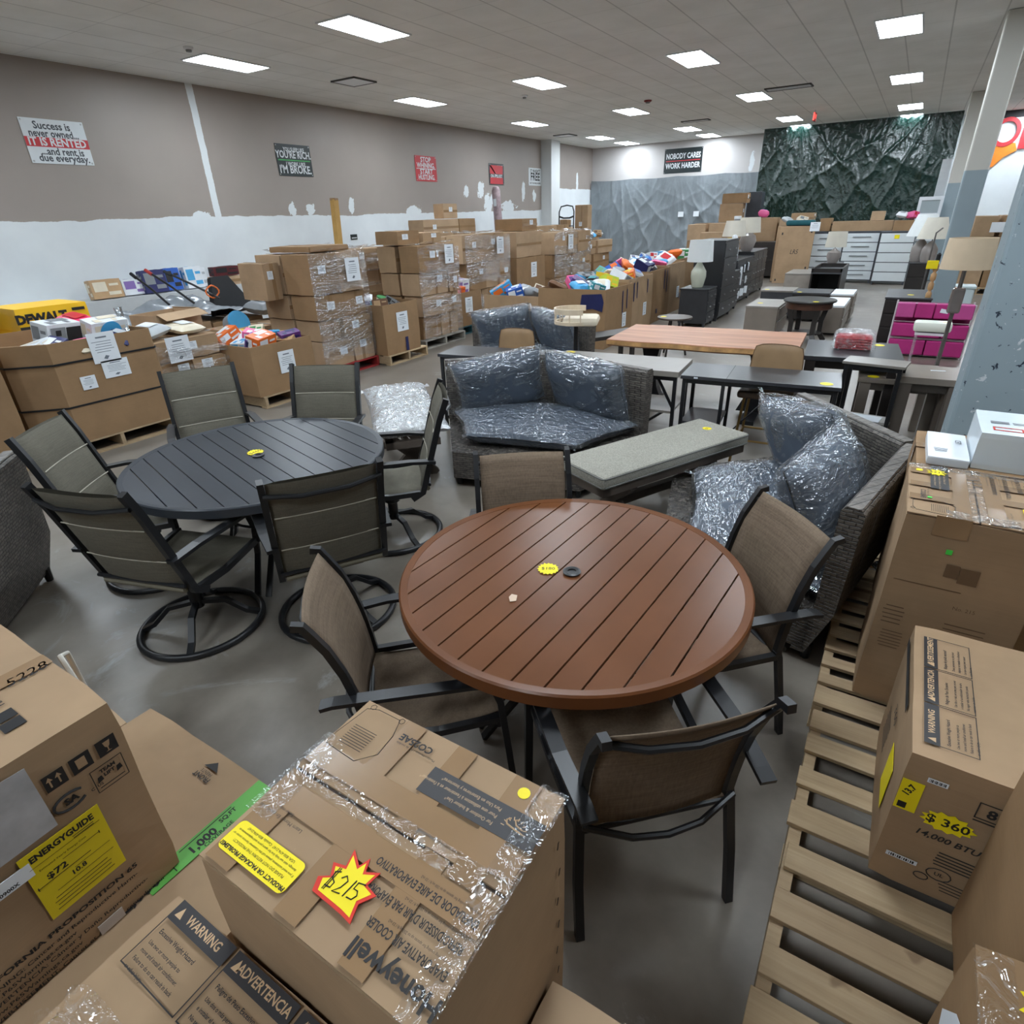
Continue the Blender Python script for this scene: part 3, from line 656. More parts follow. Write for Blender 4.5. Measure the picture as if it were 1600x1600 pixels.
def pallet(label, x0, x1, y0, y1, h=.14, m=None, along='x', n=7, lead=.13, seed=0, jig=.006):
    """deck boards run along x (or y); stringers across them"""
    m = m or PINE; rd = random.Random(seed)
    cx, cy = (x0+x1)/2, (y0+y1)/2; L, W = (x1-x0, y1-y0) if along == 'x' else (y1-y0, x1-x0)
    t = thing('pallet', label, 'pallet', (cx, cy, 0), 0 if along == 'x' else math.pi/2, 'wooden pallets')
    bt = .016
    for s in (-1, 0, 1):
        b = MB(); b.box((s*(L/2-.02), 0, h/2), (.036, W-.004, h-2*bt-.002)); b.build('stringer', m, t)
    ys = [-W/2+lead/2]; gap = (W-2*lead)/(n-2); bw = min(.09, gap*.56)
    ys += [-W/2+lead+gap*(k+.5) for k in range(n-2)]+[W/2-lead/2]
    for k, yy in enumerate(ys):
        w_ = lead if k in (0, n-1) else bw*rd.uniform(.92, 1.12)
        b = MB(); b.box((rd.uniform(-jig, jig), yy, h-bt/2), (L+rd.uniform(-.01, .012), w_, bt), Euler((0, 0, rd.uniform(-.006, .006))), bev=.002)
        b.build('deck_board', m, t)
    for yy in (-W/2+.05, 0, W/2-.05): MB().box((0, yy, bt/2), (L, .09, bt)).build('bottom_board', m, t)
    return t
pallet('wooden pallet under the carton with the yellow 350 price star', .062, 1.10, .875, 2.075, seed=1, n=8, lead=.105)
pallet('wooden pallet under the tall cooler carton at right', .052, 1.09, 2.115, 3.32, seed=2, n=10, lead=.11)
pallet('wooden pallet farthest along the right side, its boards showing beside the wicker sofa', .11, 1.05, 3.36, 3.95, seed=3, n=6, lead=.09)
def worn_box(b, d, amp=.003, cuts=6, seed=0, z0=0):
    """box of size d standing on z0, faces slightly wavy, corners crushed"""
    x, y, z = d
    tmp = bmesh.new(); bmesh.ops.create_cube(tmp, size=1); bmesh.ops.subdivide_edges(tmp, edges=tmp.edges[:], cuts=cuts, use_grid_fill=True)
    mp = {}
    for v in tmp.verts:
        p = Vector((v.co.x*x, v.co.y*y, v.co.z*z)); e = sum(abs(abs(c)-.5) < 1e-5 for c in v.co)
        n = Vector((smooth_noise(p.y*6+seed, p.z*6, 1), smooth_noise(p.x*6+seed, p.z*6, 2), smooth_noise(p.x*6+seed, p.y*6, 3)))*amp
        k = 1-.006*(e >= 2)-.010*(e == 3)
        mp[v] = b._v((p.x*k+n.x, p.y*k+n.y, p.z*k+n.z+z/2+z0))
    for f in tmp.faces: b._f([mp[v] for v in f.verts])
    tmp.free(); return b
def carton(name, label, x0, x1, y0, y1, z0, z1, m=None, seam=None, group=None, seed=0, amp=.003, cat='carton', tape=True):
    cx, cy = (x0+x1)/2, (y0+y1)/2; d = (x1-x0, y1-y0, z1-z0)
    t = thing(name, label, cat, (cx, cy, z0), 0, group)
    o = worn_box(MB(), d, amp, 6, seed).build('box_body', m or KRAFT, t)
    if seam and tape:
        b = MB(); h = d[2]+.0035
        if seam == 'x': b.box((0, 0, h), (d[0], .055, .0012)); [b.box((s*(d[0]/2+.003), 0, d[2]-.035), (.0014, .055, .075)) for s in (-1, 1)]
        else: b.box((0, 0, h), (.055, d[1], .0012)); [b.box((0, s*(d[1]/2+.003), d[2]-.035), (.055, .0014, .075)) for s in (-1, 1)]
        b.build('packing_tape', TAPE, t)
    return t
INK = mat('carton_ink', (44, 42, 42), .7); CTAPE = film('clear_tape', .16, sx=(9, 9, 9), strength=.4, rough=.06, body=.0, gloss=.8)
def lines(b, x0, x1, y, n, dy, h=.004, seed=0):
    rd = random.Random(seed)
    for k in range(n): b.box(((x0+x1)/2, y-k*dy, 0), ((x1-x0)*rd.uniform(.75, 1), h, .0004))
# ---- evaporative cooler carton (shared by the two coolers)
def cooler(label, x, y, z0, rz, h, big):
    W, D = .49, .415
    t = thing('cooler_carton', label, 'carton', (x, y, z0), rz, 'evaporative cooler cartons')
    worn_box(MB(), (W, D, h-.006), .004, 8, 2 if big else 5).build('box_body', KRAFT, t)
    b = MB()
    for s in (-1, 1):
        q = D/2-.003
        b = MB(); b.grid(lambda u, v: (-W/2+.002+u*(W-.004), s*(.0035+v*(q-.0035)), h-.001+.002*smooth_noise(u*4, v*3, s+3)*(1-v)+.003*(1-v)**3), 14, 8)
        o = b.build('flap', KRAFT, t); o.modifiers.new('s', 'SOLIDIFY').thickness = .004
    MB().box((0, 0, h-.004), (W-.01, .012, .004)).build('seam_gap', mat('seam_shadow_board', (58, 44, 34), .9), t)
    zt = h+.005
    b = MB()
    for (xx, y0, y1, w_) in ((-.10, .02, .20, .05), (.03, .0, .20, .045), (.17, -.02, .2, .055), (-.2, -.2, -.03, .06), (-.03, -.2, -.02, .05), (.11, -.2, .0, .05)):
        b.box((xx, (y0+y1)/2, zt-.0005), (w_, y1-y0, .0006))
    b.box((0, .045, zt-.0003), (W*.98, .05, .0006)); b.box((0, -.05, zt-.0003), (W*.98, .05, .0006))
    b.build('packing_tape', TAPE, t)
    b = MB(); b.grid(lambda u, v: (W/2-.05+u*.056, -D/2+v*D, zt+.001+.004*abs(smooth_noise(u*5, v*14, 4))-.008*max(0, u-.85)), 10, 40)
    b.grid(lambda u, v: (-W/2-.004+u*.06, -D/2+.1+v*.20, zt+.001+.004*abs(smooth_noise(u*5, v*12, 7))), 8, 24)
    b.grid(lambda u, v: (-W/2+u*W, -.022+v*.044, zt+.001+.003*abs(smooth_noise(u*16, v*4, 9))), 50, 8)
    b.build('clear_tape', CTAPE, t, smooth=True)
    f = FR((0, 0, zt+.0004), (-1, 0, 0), (0, -1, 0))     # print reads from the far side
    b = MB(f)
    b.text('Honeywell', .040, T(-.165, .172, 0), bold=.03, sx=.95)
    for (s_, yy, xx, w_) in (('EVAPORATIVE AIR COOLER', .134, 0, .62), ("REFROIDISSEUR D'AIR PAR ÉVAPORATION", .096, 0, .58), ('ENFRIADOR DE AIRE EVAPORATIVO', .057, 0, .64)):
        b.text(s_, .0195, T(-.232, yy, 0), align='LEFT', bold=.02, sx=w_); b.text('Energy saving cooling for spaces up to 250 sq ft / 23 m2', .0065, T(-.228, yy-.015, 0), align='LEFT', sx=.8)
    b.text('CO25AE', .022, T(.07, -.160, 0), bold=.03); b.text('Model / Modelo / N° de modèle', .0075, T(.06, -.144, 0))
    b.text('Learn More / En savoir plus', .010, T(.175, .09, 0)); b.text('Saber más', .009, T(.175, .076, 0))
    for k in range(9): b.box((.185, -.135+k*.006, 0), (.06, .0012, .0004))
    pts = [(.225, -.18), (.235, -.10), (.232, -.07), (.15, -.065), (.12, -.10), (.125, -.15), (.14, -.19), (.20, -.19)]
    b.tube([(p[0], p[1], 0) for p in pts], .0008, 4, closed=True)
    for q in ((.135, -.19), (.215, -.19)): b.tube([(q[0]+.007*math.cos(k), q[1]+.007*math.sin(k), 0) for k in range(6)], .0007, 4, closed=True)
    b.build('printing', INK, t)
    b = MB(f); b.box((-.12, -.107, .0001), (.245, .058, .0004)); o = b.build('printed_band', mat('print_band', (52, 50, 52), .5), t)
    b = MB(f @ T(0, 0, .0006))
    for k, s_ in enumerate(('For Outdoor & Indoor Use*', "Pour une utilisation à l'extérieur et à l'intérieur*", 'Para Uso en Exteriores y Interiores*')): b.text(s_, .0105, T(-.158, -.092-k*.015, 0), align='LEFT', sx=.85)
    for k in range(9):
        a = math.pi+k*math.pi/8; b.box((-.195+.021*math.cos(a), -.100-.021*math.sin(a)*-1, 0), (.007, .0015, .0003), Euler((0, 0, a)))
    b.tube([(-.213, -.100, 0), (-.197, -.102, 0), (-.180, -.105, 0), (-.176, -.112, 0), (-.182, -.118, 0)], .0016, 4); b.tube([(-.21, -.107, 0), (-.196, -.110, 0), (-.19, -.118, 0), (-.197, -.122, 0)], .0014, 4)
    b.build('band_lettering', mat('print_tan', (200, 168, 130), .6), o)
    # rounded yellow notice
    b = MB(f @ T(.145, .153, 0)); w_, h_, r_ = .083, .028, .011; pts = []
    for sx, sy, a0 in ((1, 1, 0), (-1, 1, 90), (-1, -1, 180), (1, -1, 270)):
        for k in range(5):
            a = R(a0+k*22.5); pts.append((sx*(w_-r_)+r_*math.cos(a), sy*(h_-r_)+r_*math.sin(a)))
    b.prism(pts, .0002, .0008); o = b.build('yellow_notice', YEL, t)
    b = MB(f @ T(.145, .151, .0012)); b.text('PRODUCT OR PACKAGE PROBLEMS?', .0098, T(0, .021, 0), bold=.04)
    for k, s_ in enumerate(('PLEASE DO NOT RETURN THE PRODUCT!', 'If you need assistance, please call the Customer Service center or', 'damage, visit our help line for spare parts and replacements at', 'USA: 800-474-2147  Canada: 800-474-2147')): b.text(s_, .0058 if k in (1, 2) else .0068, T(0, .008-k*.0088, 0))
    b.build('notice_lettering', BLACK, o)
    MB(FR((0, 0, zt), (1, 0, 0), (0, 1, 0))).lathe([(.012, .0004), (.012, .001)], (.175, .172, 0), 14).build('dot_sticker', YEL, t)
    b = MB(FR((W/2+.0046, 0, 0), (0, 1, 0), (0, 0, 1)))
    for k in range(8): b.box((.165+.006*(k % 2), h-.08-k*.085, 0), (.004, .018, .0008), Euler((0, 0, -.2)))
    b.build('staples', mat('staple_bronze', (70, 56, 44), .4, .6), t)
    return t
ck = cooler('open-flapped cooler carton with the red-edged 215 price star in the front', -.565, .445, 0, 0, .97, True)
starpts = [(-.052, -.030), (-.060, -.006), (-.040, .004), (-.052, .026), (-.026, .030), (-.032, .062), (-.004, .040), (.006, .060), (.014, .036), (.040, .046), (.032, .018), (.058, .010), (.038, -.014), (.046, -.046), (.020, -.040)]
def star215():
    m = FR((.02, -.118, .9767), (.96, .10, 0), (-.10, .96, 0)) @ Matrix.Scale(.80, 4)
    b = MB(m); b.prism([(x*1.12, y*1.12) for x, y in starpts], .0, .0016); o = b.build('price_star', RED, ck)
    b = MB(m); b.prism([(x*.93, y*.93) for x, y in starpts], .0017, .0021); b.build('yellow_face', YEL, o)
    b = MB(m @ T(-.002, .0, .0026, rz=.02))
    S3 = lambda pts, r=.0014: b.tube([(x, y, 0) for x, y in pts], r, 5)
    S3([(-.026, .020), (-.038, .016), (-.036, .004), (-.026, -.003), (-.028, -.014), (-.042, -.014)]); S3([(-.030, .026), (-.038, -.022)], .001); S3([(-.034, .026), (-.042, -.022)], .001)
    S3([(-.018, .010), (-.010, .018), (-.002, .010), (-.008, -.006), (-.020, -.018), (-.002, -.016)]); S3([(.014, .018), (.006, -.018)])
    S3([(.036, .018), (.020, .016), (.018, .003), (.028, .002), (.032, -.006), (.026, -.016), (.014, -.016)]); b.build('handwriting', BLACK, o)
star215()
tk = cooler('tall cooler carton with plain printed sides standing on the right-hand pallets', .385, 2.49, .14, math.pi/2, .83, False)
# tall carton extras: price star, green stickers, printed front
m = FR((.165, .115, .8372), (0, -1, 0), (1, 0, 0)); o = starburst(MB(m), .036, n=9, k=.62, seed=8).build('price_star', YEL, tk); b = MB(m); b.text('$215', .026, T(0, 0, .0012)); b.build('handwriting', BLACK, o)
GRN = mat('green_sticker', (70, 220, 80), .5)
# world -y side of the carton is its local -x side
fs = FR((-.2502, 0, 0), (0, -1, 0), (0, 0, 1))
b = MB(fs); b.box((-.055, .71, .001), (.018, .018, .001)); b.build('green_sticker', GRN, tk)
b = MB(FR((-.10, .09, .8372), (1, 0, 0), (0, 1, 0))); b.box((0, .05, 0), (.012, .014, .001)); b.build('green_sticker', GRN, tk)
b = MB(fs)
b.box((-.085, .565, .0006), (.20, .003, .0004)); b.box((.02, .63, .0006), (.055, .06, .0004)); b.box((-.03, .64, .0006), (.04, .05, .0004))
lines(b, -.19, -.12, .45, 5, .018, .004, 1); lines(b, .0, .12, .43, 3, .02, .004, 2); lines(b, -.18, -.10, .34, 6, .014, .003, 3)
b.text('No. 215', .02, T(.04, .5, .0006)); b.build('printing', mat('faded_print', (108, 84, 60), .7), tk)
b = MB(fs); b.box((-.07, .80, .0009), (.10, .075, .001)); b.build('packing_tape', TAPE, tk)
# ---- $360 carton (warning panels on top)
def warning_top(t, f, w_, langs, bodies, band, gap=.006, bh=.11, flip=False):
    b = MB(f); bb = MB(f); tx = MB(f @ T(0, 0, .0008))
    for k, (s_, ls) in enumerate(zip(langs, bodies)):
        x0 = k*(w_+gap)
        bb.box((x0+w_/2, 0, .0002), (w_, band, .0004)); tx.text(s_, band*.62, T(x0+w_/2+.008, 0, 0), bold=.02, sx=.9)
        tx.prism([(x0+.010, -band*.24), (x0+.028, -band*.24), (x0+.019, band*.28)], -.0002, 0)
        for (p, q, ww, hh) in ((x0+w_/2, -band/2-bh, w_, .0022), (x0+.001, -band/2-bh/2, .002, bh), (x0+w_-.001, -band/2-bh/2, .002, bh)): b.box((p, q, .0002), (ww, hh, .0004))
        for j, l_ in enumerate(ls): b.text(l_, .0095 if j else .0115, T(x0+.014, -band/2-.020-j*.0145-(.006 if j else 0), .0002), align='LEFT', sx=.88, bold=.02)
    b.build('printing', INK, t); o = bb.build('printed_band', mat('print_band', (52, 50, 52), .5), t); tx.build('band_lettering', mat('print_tan', (200, 168, 130), .6), o)
bods = (('Excessive Weight Hazard', 'Use two or more people to', 'move and install air conditioner.', 'Failure to do so can result in back', 'or other injury.'), ('Peligro de Peso Excesivo', 'Use dos o más personas para mover', 'e instalar el acondicionador de aire.', 'No seguir esta instrucción puede', 'ocasionar una lesión.'), ('Risque de poids excessif', 'Deux personnes ou plus pour', 'déplacer et installer le climatiseur.', 'Le non-respect peut causer', 'une blessure.'))
pk = carton('air_conditioner_carton', 'carton with a yellow 350 price star and black warning panels on top', .282, .72, 1.46, 2.09, .14, .632, KRAFT, seed=3)
warning_top(pk, FR((-.219+.045, -.26, .4965), (0, 1, 0), (-1, 0, 0)), .165, ('WARNING', 'ADVERTENCIA', 'AVERTISSEMENT'), bods, .036, .005, .085)
fm = FR((0, -.3195, 0), (1, 0, 0), (0, 0, 1))       # near side
o = starburst(MB(fm @ T(-.093, .302, .0005)), .062, 13, .80, 1, .58, 2).build('price_star', YEL, pk)
b = MB(fm @ T(-.093, .302, .0016)); b.text('$ 360', .040, T(0, 0, 0), bold=.02, sx=1.05); b.build('handwriting', BLACK, o)
b = MB(fm); b.text('14,000 BTU', .030, T(-.08, .238, 0), bold=.02, sh=.2); b.text('8', .042, T(-.02, .385, 0), bold=.03)
for (p, q, ww, hh) in ((-.022, .415, .06, .003), (-.022, .362, .06, .003), (-.051, .388, .003, .055), (.007, .388, .003, .055), (-.022, .352, .06, .004)): b.box((p, q, 0), (ww, hh, .0005))
lines(b, -.09, .03, .19, 5, .012, .004, 5); lines(b, -.06, .05, .085, 4, .012, .003, 6)
for (p, q, r_) in ((-.065, .105, .022), (-.10, .075, .013)): b.tube([(p+r_*1.3*math.cos(k*.524), q+r_*math.sin(k*.524), 0) for k in range(12)], .0016, 4, closed=True)
b.text('UL', .018, T(-.065, .105, 0), bold=.02); b.build('printing', INK, pk)
for (p, q, ww, nm) in ((-.145, .428, .045, 'w'), (-.155, .112, .075, 'w')):
    b = MB(fm); b.box((p, q, .0006), (ww, .016, .0008)); o = b.build('barcode_label', WHITE, pk)
    b = MB(fm)
    for k in range(12): b.box((p-ww*.4+k*ww*.07, q, .0012), (ww*.02*(1+k % 3), .010, .0003))
    b.build('barcode', BLACK, o)
b = MB(fm); b.box((-.192, .35, .0008), (.05, .11, .001)); o = b.build('yellow_tag', YEL, pk); b = MB(fm @ T(0, 0, .0015)); b.text('13.7', .024, T(-.195, .37, 0, rz=R(70)), bold=.04); b.box((-.2, .312, 0), (.02, .022, .0003)); b.build('tag_print', BLACK, o)
b = MB(FR((-.222, 0, 0), (0, -1, 0), (0, 0, 1))); b.box((.14, .22, .0008), (.12, .16, .001)); b.build('yellow_tag', YEL, pk)
b = MB(FR((-.222, 0, 0), (0, -1, 0), (0, 0, 1))); b.box((-.1, .44, .0006), (.36, .03, .0005)); b.text('360', .06, T(-.05, .3, .0008), sh=.2); lines(b, -.2, -.05, .22, 6, .02, .005, 4); b.build('printing', INK, pk)
# ---- big plain carton and the taped one at the right edge
carton('tall_carton', 'big scuffed plain carton at the right edge standing in front of the 350 carton', .487, 1.03, .99, 1.435, .14, 1.16, KRAFT2, 'y', seed=7, amp=.005)
bk = carton('taped_carton', 'taped carton with torn white labels in the bottom right corner', .372, .86, .40, .955, .14, .70, KRAFT2, 'x', seed=9, amp=.005)
b = MB(FR((-.248, .14, .40), (0, -1, 0), (0, 0, 1)))
b.prism([(-.10, -.02), (-.05, .06), (-.02, .08), (.0, .02), (-.03, -.01), (-.07, -.06)], .001, .0018); b.build('torn_label', WHITE, bk)
b = MB(FR((-.248, .14, .40), (0, -1, 0), (0, 0, 1))); b.prism([(.0, -.16), (.02, -.02), (.015, .06), (.06, .09), (.07, -.16)], .001, .0018); o = b.build('torn_label', WHITE, bk)
b = MB(FR((-.2465, .14, .40), (0, -1, 0), (0, 0, 1))); b.text('LR7', .05, T(.04, -.03, .0012, rz=R(-80)), sh=.2); b.build('handwriting', BLACK, o)
m = FR((-.135, .2, .5635), (0, 1, 0), (-1, 0, 0)); o = starburst(MB(m), .055, 10, .7, seed=9).build('price_star', YEL, bk); b = MB(m); b.text('$95', .035, T(0, 0, .0012)); b.build('handwriting', BLACK, o)
b = MB(); b.grid(lambda u, v: (-.248+u*.06, -.27+v*.54, .562+.006*abs(smooth_noise(u*4, v*12, 2))), 8, 40); b.build('clear_tape', CTAPE, bk, smooth=True)
# behind the tall carton: two white boxes on a plain carton, a rolled black bag beside
carton('kraft_carton', 'plain carton behind the tall cooler carton, white boxes resting on it', .20, .95, 2.765, 3.25, .14, .965, KRAFT2, 'x', seed=13)
wb = carton('flat_white_box', 'thin white carton lying next to the white appliance box on the right', .235, .375, 2.775, 3.12, .966, 1.0, WHITE, seed=14, amp=.0015)
b = MB(FR((0, 0, .0372), (1, 0, 0), (0, 1, 0))); b.text('LED', .03, T(.04, .05, 0, rz=R(90)), bold=.02); lines(b, -.05, .0, -.06, 4, .012); b.build('printing', mat('grey_print', (120, 124, 130), .6), wb)
wa = carton('white_appliance_box', 'glossy white appliance carton with red-framed labels at the right edge', .382, .80, 2.80, 3.14, .966, 1.115, mat('gloss_white_board', (222, 232, 238), .25, var=.02), seed=15, amp=.0015)
b = MB(FR((-.209, -.17, .1515), (1, 0, 0), (0, 1, 0)))
for (p, q) in ((.09, .07), (.31, .05)):
    for (dx, dy, ww, hh) in ((0, .02, .09, .006), (0, -.02, .09, .006), (-.045, 0, .006, .045), (.045, 0, .006, .045)): b.box((p+dx, q+dy, 0), (ww, hh, .0008))
b.build('red_frames', RED, wa); b = MB(FR((-.209, -.17, .1515), (1, 0, 0), (0, 1, 0))); b.box((.07, .16, 0), (.06, .03, .0006)); lines(b, .11, .16, .17, 3, .012); b.box((.2, .17, 0), (.004, .3, .0006)); b.build('printing', mat('grey_print', (120, 124, 130), .6), wa)
m = FR((.125, -.02, .1518), (1, 0, 0), (0, 1, 0)); starburst(MB(m), .035, 12, .8, seed=4).build('price_star', YEL, wa)
t = thing('rolled_bag', 'black rolled plastic bag leaning between the tall carton and the 350 carton', 'bag', (.81, 2.14, .14), 0, rot=(0, R(0), 0))
MB().lathe([(.05, 0), (.075, .05), (.082, .3), (.07, .52), (.078, .62), (.05, .70), (.02, .72)], n=26).build('roll', mat('black_polythene', (18, 19, 22), .25, bump=.5, bscale=14), t, smooth=True)
t = tag(MB().tube([(.22+.05*math.cos(a)+.012*k, 3.36+.06*math.sin(a), .15+.02*math.sin(a*2)+.004*k) for k in range(3) for a in [2*math.pi*j/14 for j in range(14)]], .006, 6).build('coiled_cable', BMETAL, smooth=True), 'black coiled cable on the far wooden pallet beside the tall carton', 'cable')
# ---- left front: stacked air conditioner cartons
fl = carton('flat_carton', 'large flat carton with a green 1,000 sq ft stripe under the energy label carton', -1.83, -.975, -.25, .585, 0, .497, KRAFT, 'y', seed=21, amp=.004, tape=False)
ft = FR((1.4025-.0, -.1675+.0, .5005), (0, 1, 0), (-1, 0, 0))
o_ = (-1.4025, .1675)
def flp(x, y): return FR((x-o_[0], y-o_[1], .5008), (0, 1, 0), (-1, 0, 0))
MB(flp(-1.234, .41)).box((0, 0, 0), (.34, .056, .0006)).build('green_stripe', mat('stripe_green', (92, 162, 70), .6), fl)
b = MB(flp(-1.234, .46)); b.text('1,000', .034, T(-.075, -.004, .0006), bold=.035); b.text('SQ.FT', .019, T(.005, .006, .0006), bold=.03); b.text('COVERAGE', .016, T(-.04, -.022, .0006), bold=.02); b.box((-.05, .020, .0006), (.15, .0025, .0002)); b.box((-.155, -.002, .0006), (.0025, .04, .0002))
b.text('12,000', .04, T(-.245, -.002, .0006), bold=.04); b.build('printing', BLACK, fl)
b = MB(FR((-1.418-o_[0], .515-o_[1], .5008), (-1, 0, 0), (0, -1, 0))); b.text('FRONT', .021, T(0, .012, 0), bold=.02); b.text('FRENTE', .014, T(0, -.004, 0)); b.prism([(-.03, -.017), (.03, -.017), (0, -.042)], 0, .0005)
b.box((.02, -.075+.28, 0), (.03, .02, .0005)); b.build('printing', INK, fl)
b = MB(flp(-1.06, .2)); 
for k, q in enumerate((-.02, -.12, -.22)): b.tube([(q+.008*math.cos(a), .0+.008*math.sin(a), .0004) for a in [j*.9 for j in range(7)]], .004, 4); b.box((q+.045, 0, .0003), (.03, .02, .0004)); b.box((q-.02, -.01, .0003), (.0015, .05, .0004))
b.build('printing', INK, fl)
carton('kraft_carton', 'plain carton half hidden behind the energy label carton at left', -2.5, -1.86, -.30, .52, 0, .47, KRAFT3, 'x', seed=24)
en = carton('air_conditioner_carton', 'carton with the yellow energy guide label at the lower left', -1.86, -1.222, -.48, .325, .502, 1.04, KRAFT, seed=22, amp=.004)
def ef(y, z): return FR((.3235, y+.0775, z-.502), (0, 1, 0), (0, 0, 1))
MB(ef(.155, .738)).box((0, 0, .0006), (.148, .19, .001)).build('energy_label', mat('dirty_yellow', (222, 200, 30), .5, var=.06), en)
b = MB(ef(.155, .738) @ T(0, 0, .0014)); b.text('ENERGYGUIDE', .0215, T(0, .075, 0), bold=.045, sx=.82); b.text('$72', .022, T(-.03, .012, 0), bold=.03, sx=1.1); b.text('10.8', .017, T(.0, -.022, 0), bold=.03); b.text('Estimated Yearly Energy Cost', .0072, T(-.01, .04, 0))
for (p, q, ww, hh) in ((0, .055, .13, .0008), (-.02, -.001, .10, .0016), (.02, .028, .07, .0012), (-.068, -.001, .0016, .01), (.056, .028, .0016, .008), (.01, -.035, .11, .001), (.03, -.012, .07, .0008)): b.box((p, q, 0), (ww, hh, .0003))
lines(b, -.065, .06, -.05, 4, .010, .0014, 3); lines(b, .01, .06, .062, 2, .005, .0014, 4); b.build('label_print', BLACK, en)
b = MB(ef(.215, .95))
for k, q in enumerate((-.026, .022, .072)): b.box((q, 0, .0003), (.038, .040, .0005))
b.build('handling_symbols', BLACK, en); b = MB(ef(.215, .95) @ T(0, 0, .0009))
for q in (-.035, -.019): b.prism([(q-.006, .004), (q+.006, .004), (q, .014)], 0, .0003); b.box((q, -.004, 0), (.003, .016, .0003))
b.box((.022, 0, 0), (.018, .024, .0003)); b.prism([(.066, .012), (.080, .012), (.077, .0), (.0735, -.004), (.0735, -.012), (.078, -.014), (.067, -.014), (.0715, -.012), (.0715, -.004), (.068, 0)], 0, .0003)
b.build('symbol_cutouts', KRAFT, en)
b = MB(ef(.195, .883)); b.tube([(.030*math.cos(a), .019*math.sin(a), .0004) for a in [.7+j*.33 for j in range(16)]], .0028, 5); b.text('SA', .022, T(.002, 0, .0004), bold=.05); b.text('C  US', .010, T(.048, -.012, .0004), bold=.02)
for (p, q, ww, hh) in ((.077, .03, .062, .0016), (.077, -.03, .062, .0016), (.046, 0, .0016, .06), (.108, 0, .0016, .06)): b.box((p, q, .0003), (ww, hh, .0004))
b.text('TEAM', .012, T(.077, .017, .0004), bold=.05); b.text('LIFT', .012, T(.077, .004, .0004), bold=.05)
for q in (.058, .096): b.prism([(q-.006, -.008), (q+.006, -.004), (q+.004, .008), (q-.004, .006)], 0, .0005)
b.box((.077, -.021, .0003), (.05, .002, .0003))
b.text('CALIFORNIA PROPOSITION 65', .0175, T(-.275, -.273, .0004), align='LEFT', bold=.035, sx=1.35)
for k, s_ in enumerate(('WARNING: Cancer and Reproductive Harm-', 'www.P65Warnings.ca.gov', 'ADVERTENCIA: Cáncer y Daño Reproductivo-', 'www.P65Warnings.ca.gov', 'AVERTISSEMENT: Cancer et Appareil reproducteur')): b.text(s_, .0145, T(-.27, -.297-k*.0185, .0004), align='LEFT', bold=.015, sx=1.15)
b.build('printing', BLACK, en)
MB(ef(.105, .93)).prism([(-.10, -.085), (.055, -.08), (.053, .085), (-.09, .09)], .0004, .0012).build('shipping_label', mat('dirty_label', (176, 176, 178), .6, var=.18, scale=16), en)
b = MB(ef(.05, .795)); b.box((-.005, 0, .0008), (.10, .036, .001)); o = b.build('barcode_label', WHITE, en); b = MB(ef(.05, .795)); lines(b, -.05, .03, .01, 2, .008, .002, 2); b.text('60900X', .012, T(0, -.01, .0016), bold=.03); b.build('barcode', BLACK, o)
MB(ef(.158, .518)).box((0, 0, .0008), (.052, .03, .001)).build('blank_label', mat('pale_label', (190, 182, 176), .6), en)
et = lambda x, y: FR((x+1.541, y+.0775, .5408), (0, 1, 0), (-1, 0, 0))
b = MB(et(-1.47, .27)); b.text('5228', .045, T(0, 0, 0), sx=.9, sh=.25); b.build('handwriting', BLACK, en)
b = MB(et(-1.36, .17)); b.box((.02, -.035, 0), (.038, .034, .0005)); b.box((.02, .005, 0), (.038, .034, .0005)); b.text('HANDLE', .022, T(.03, .045, 0, rz=R(90)), bold=.02, align='LEFT'); b.build('printing', BLACK, en)
b = MB(); b.box((.05, .24, .5405), (.05, .32, .0006)); b.box((-.11, -.0775+.30, .5405), (.42, .05, .0006)); b.build('packing_tape', TAPE, en)
b = MB(); b.grid(lambda u, v: (.12+u*.2, .1+v*.075, .5415+.004*abs(smooth_noise(u*12, v*5, 3))), 30, 10); b.build('clear_tape', CTAPE, en, smooth=True)
wr = carton('air_conditioner_carton', 'carton with black warning and advertencia panels in the bottom left foreground', -.957, -.37, -.36, .232, 0, .752, KRAFT, seed=33, amp=.005)
warning_top(wr, FR((-.927+.6635, .207+.064, .7565), (1, 0, 0), (0, 1, 0)), .163, ('WARNING', 'ADVERTENCIA', 'AVERTISSEMENT'), bods, .036, .008, .085)
b = MB(); b.grid(lambda u, v: (-.30+u*.17+.03*v, -.10+v*.22, .757+.035*abs(smooth_noise(u*5, v*5, 3))*(1-u)*2), 26, 26); b.build('clear_plastic', CTAPE, wr, smooth=True)
carton('small_carton', 'plain carton at the bottom edge right of the cooler carton', -.312, .06, .10, .582, 0, .50, KRAFT3, 'y', seed=41)
o = MB().tube([(-1.70, .36, .47), (-1.72, .42, .72), (-1.66, .40, .93), (-1.56, .36, .99), (-1.50, .355, .93), (-1.49, .36, .8), (-1.52, .37, .5)], .006, 8).build('appliance_cord', mat('cord_white', (214, 210, 200), .5), smooth=True); tag(o, 'white appliance cord looping up behind the energy label carton', 'cord')
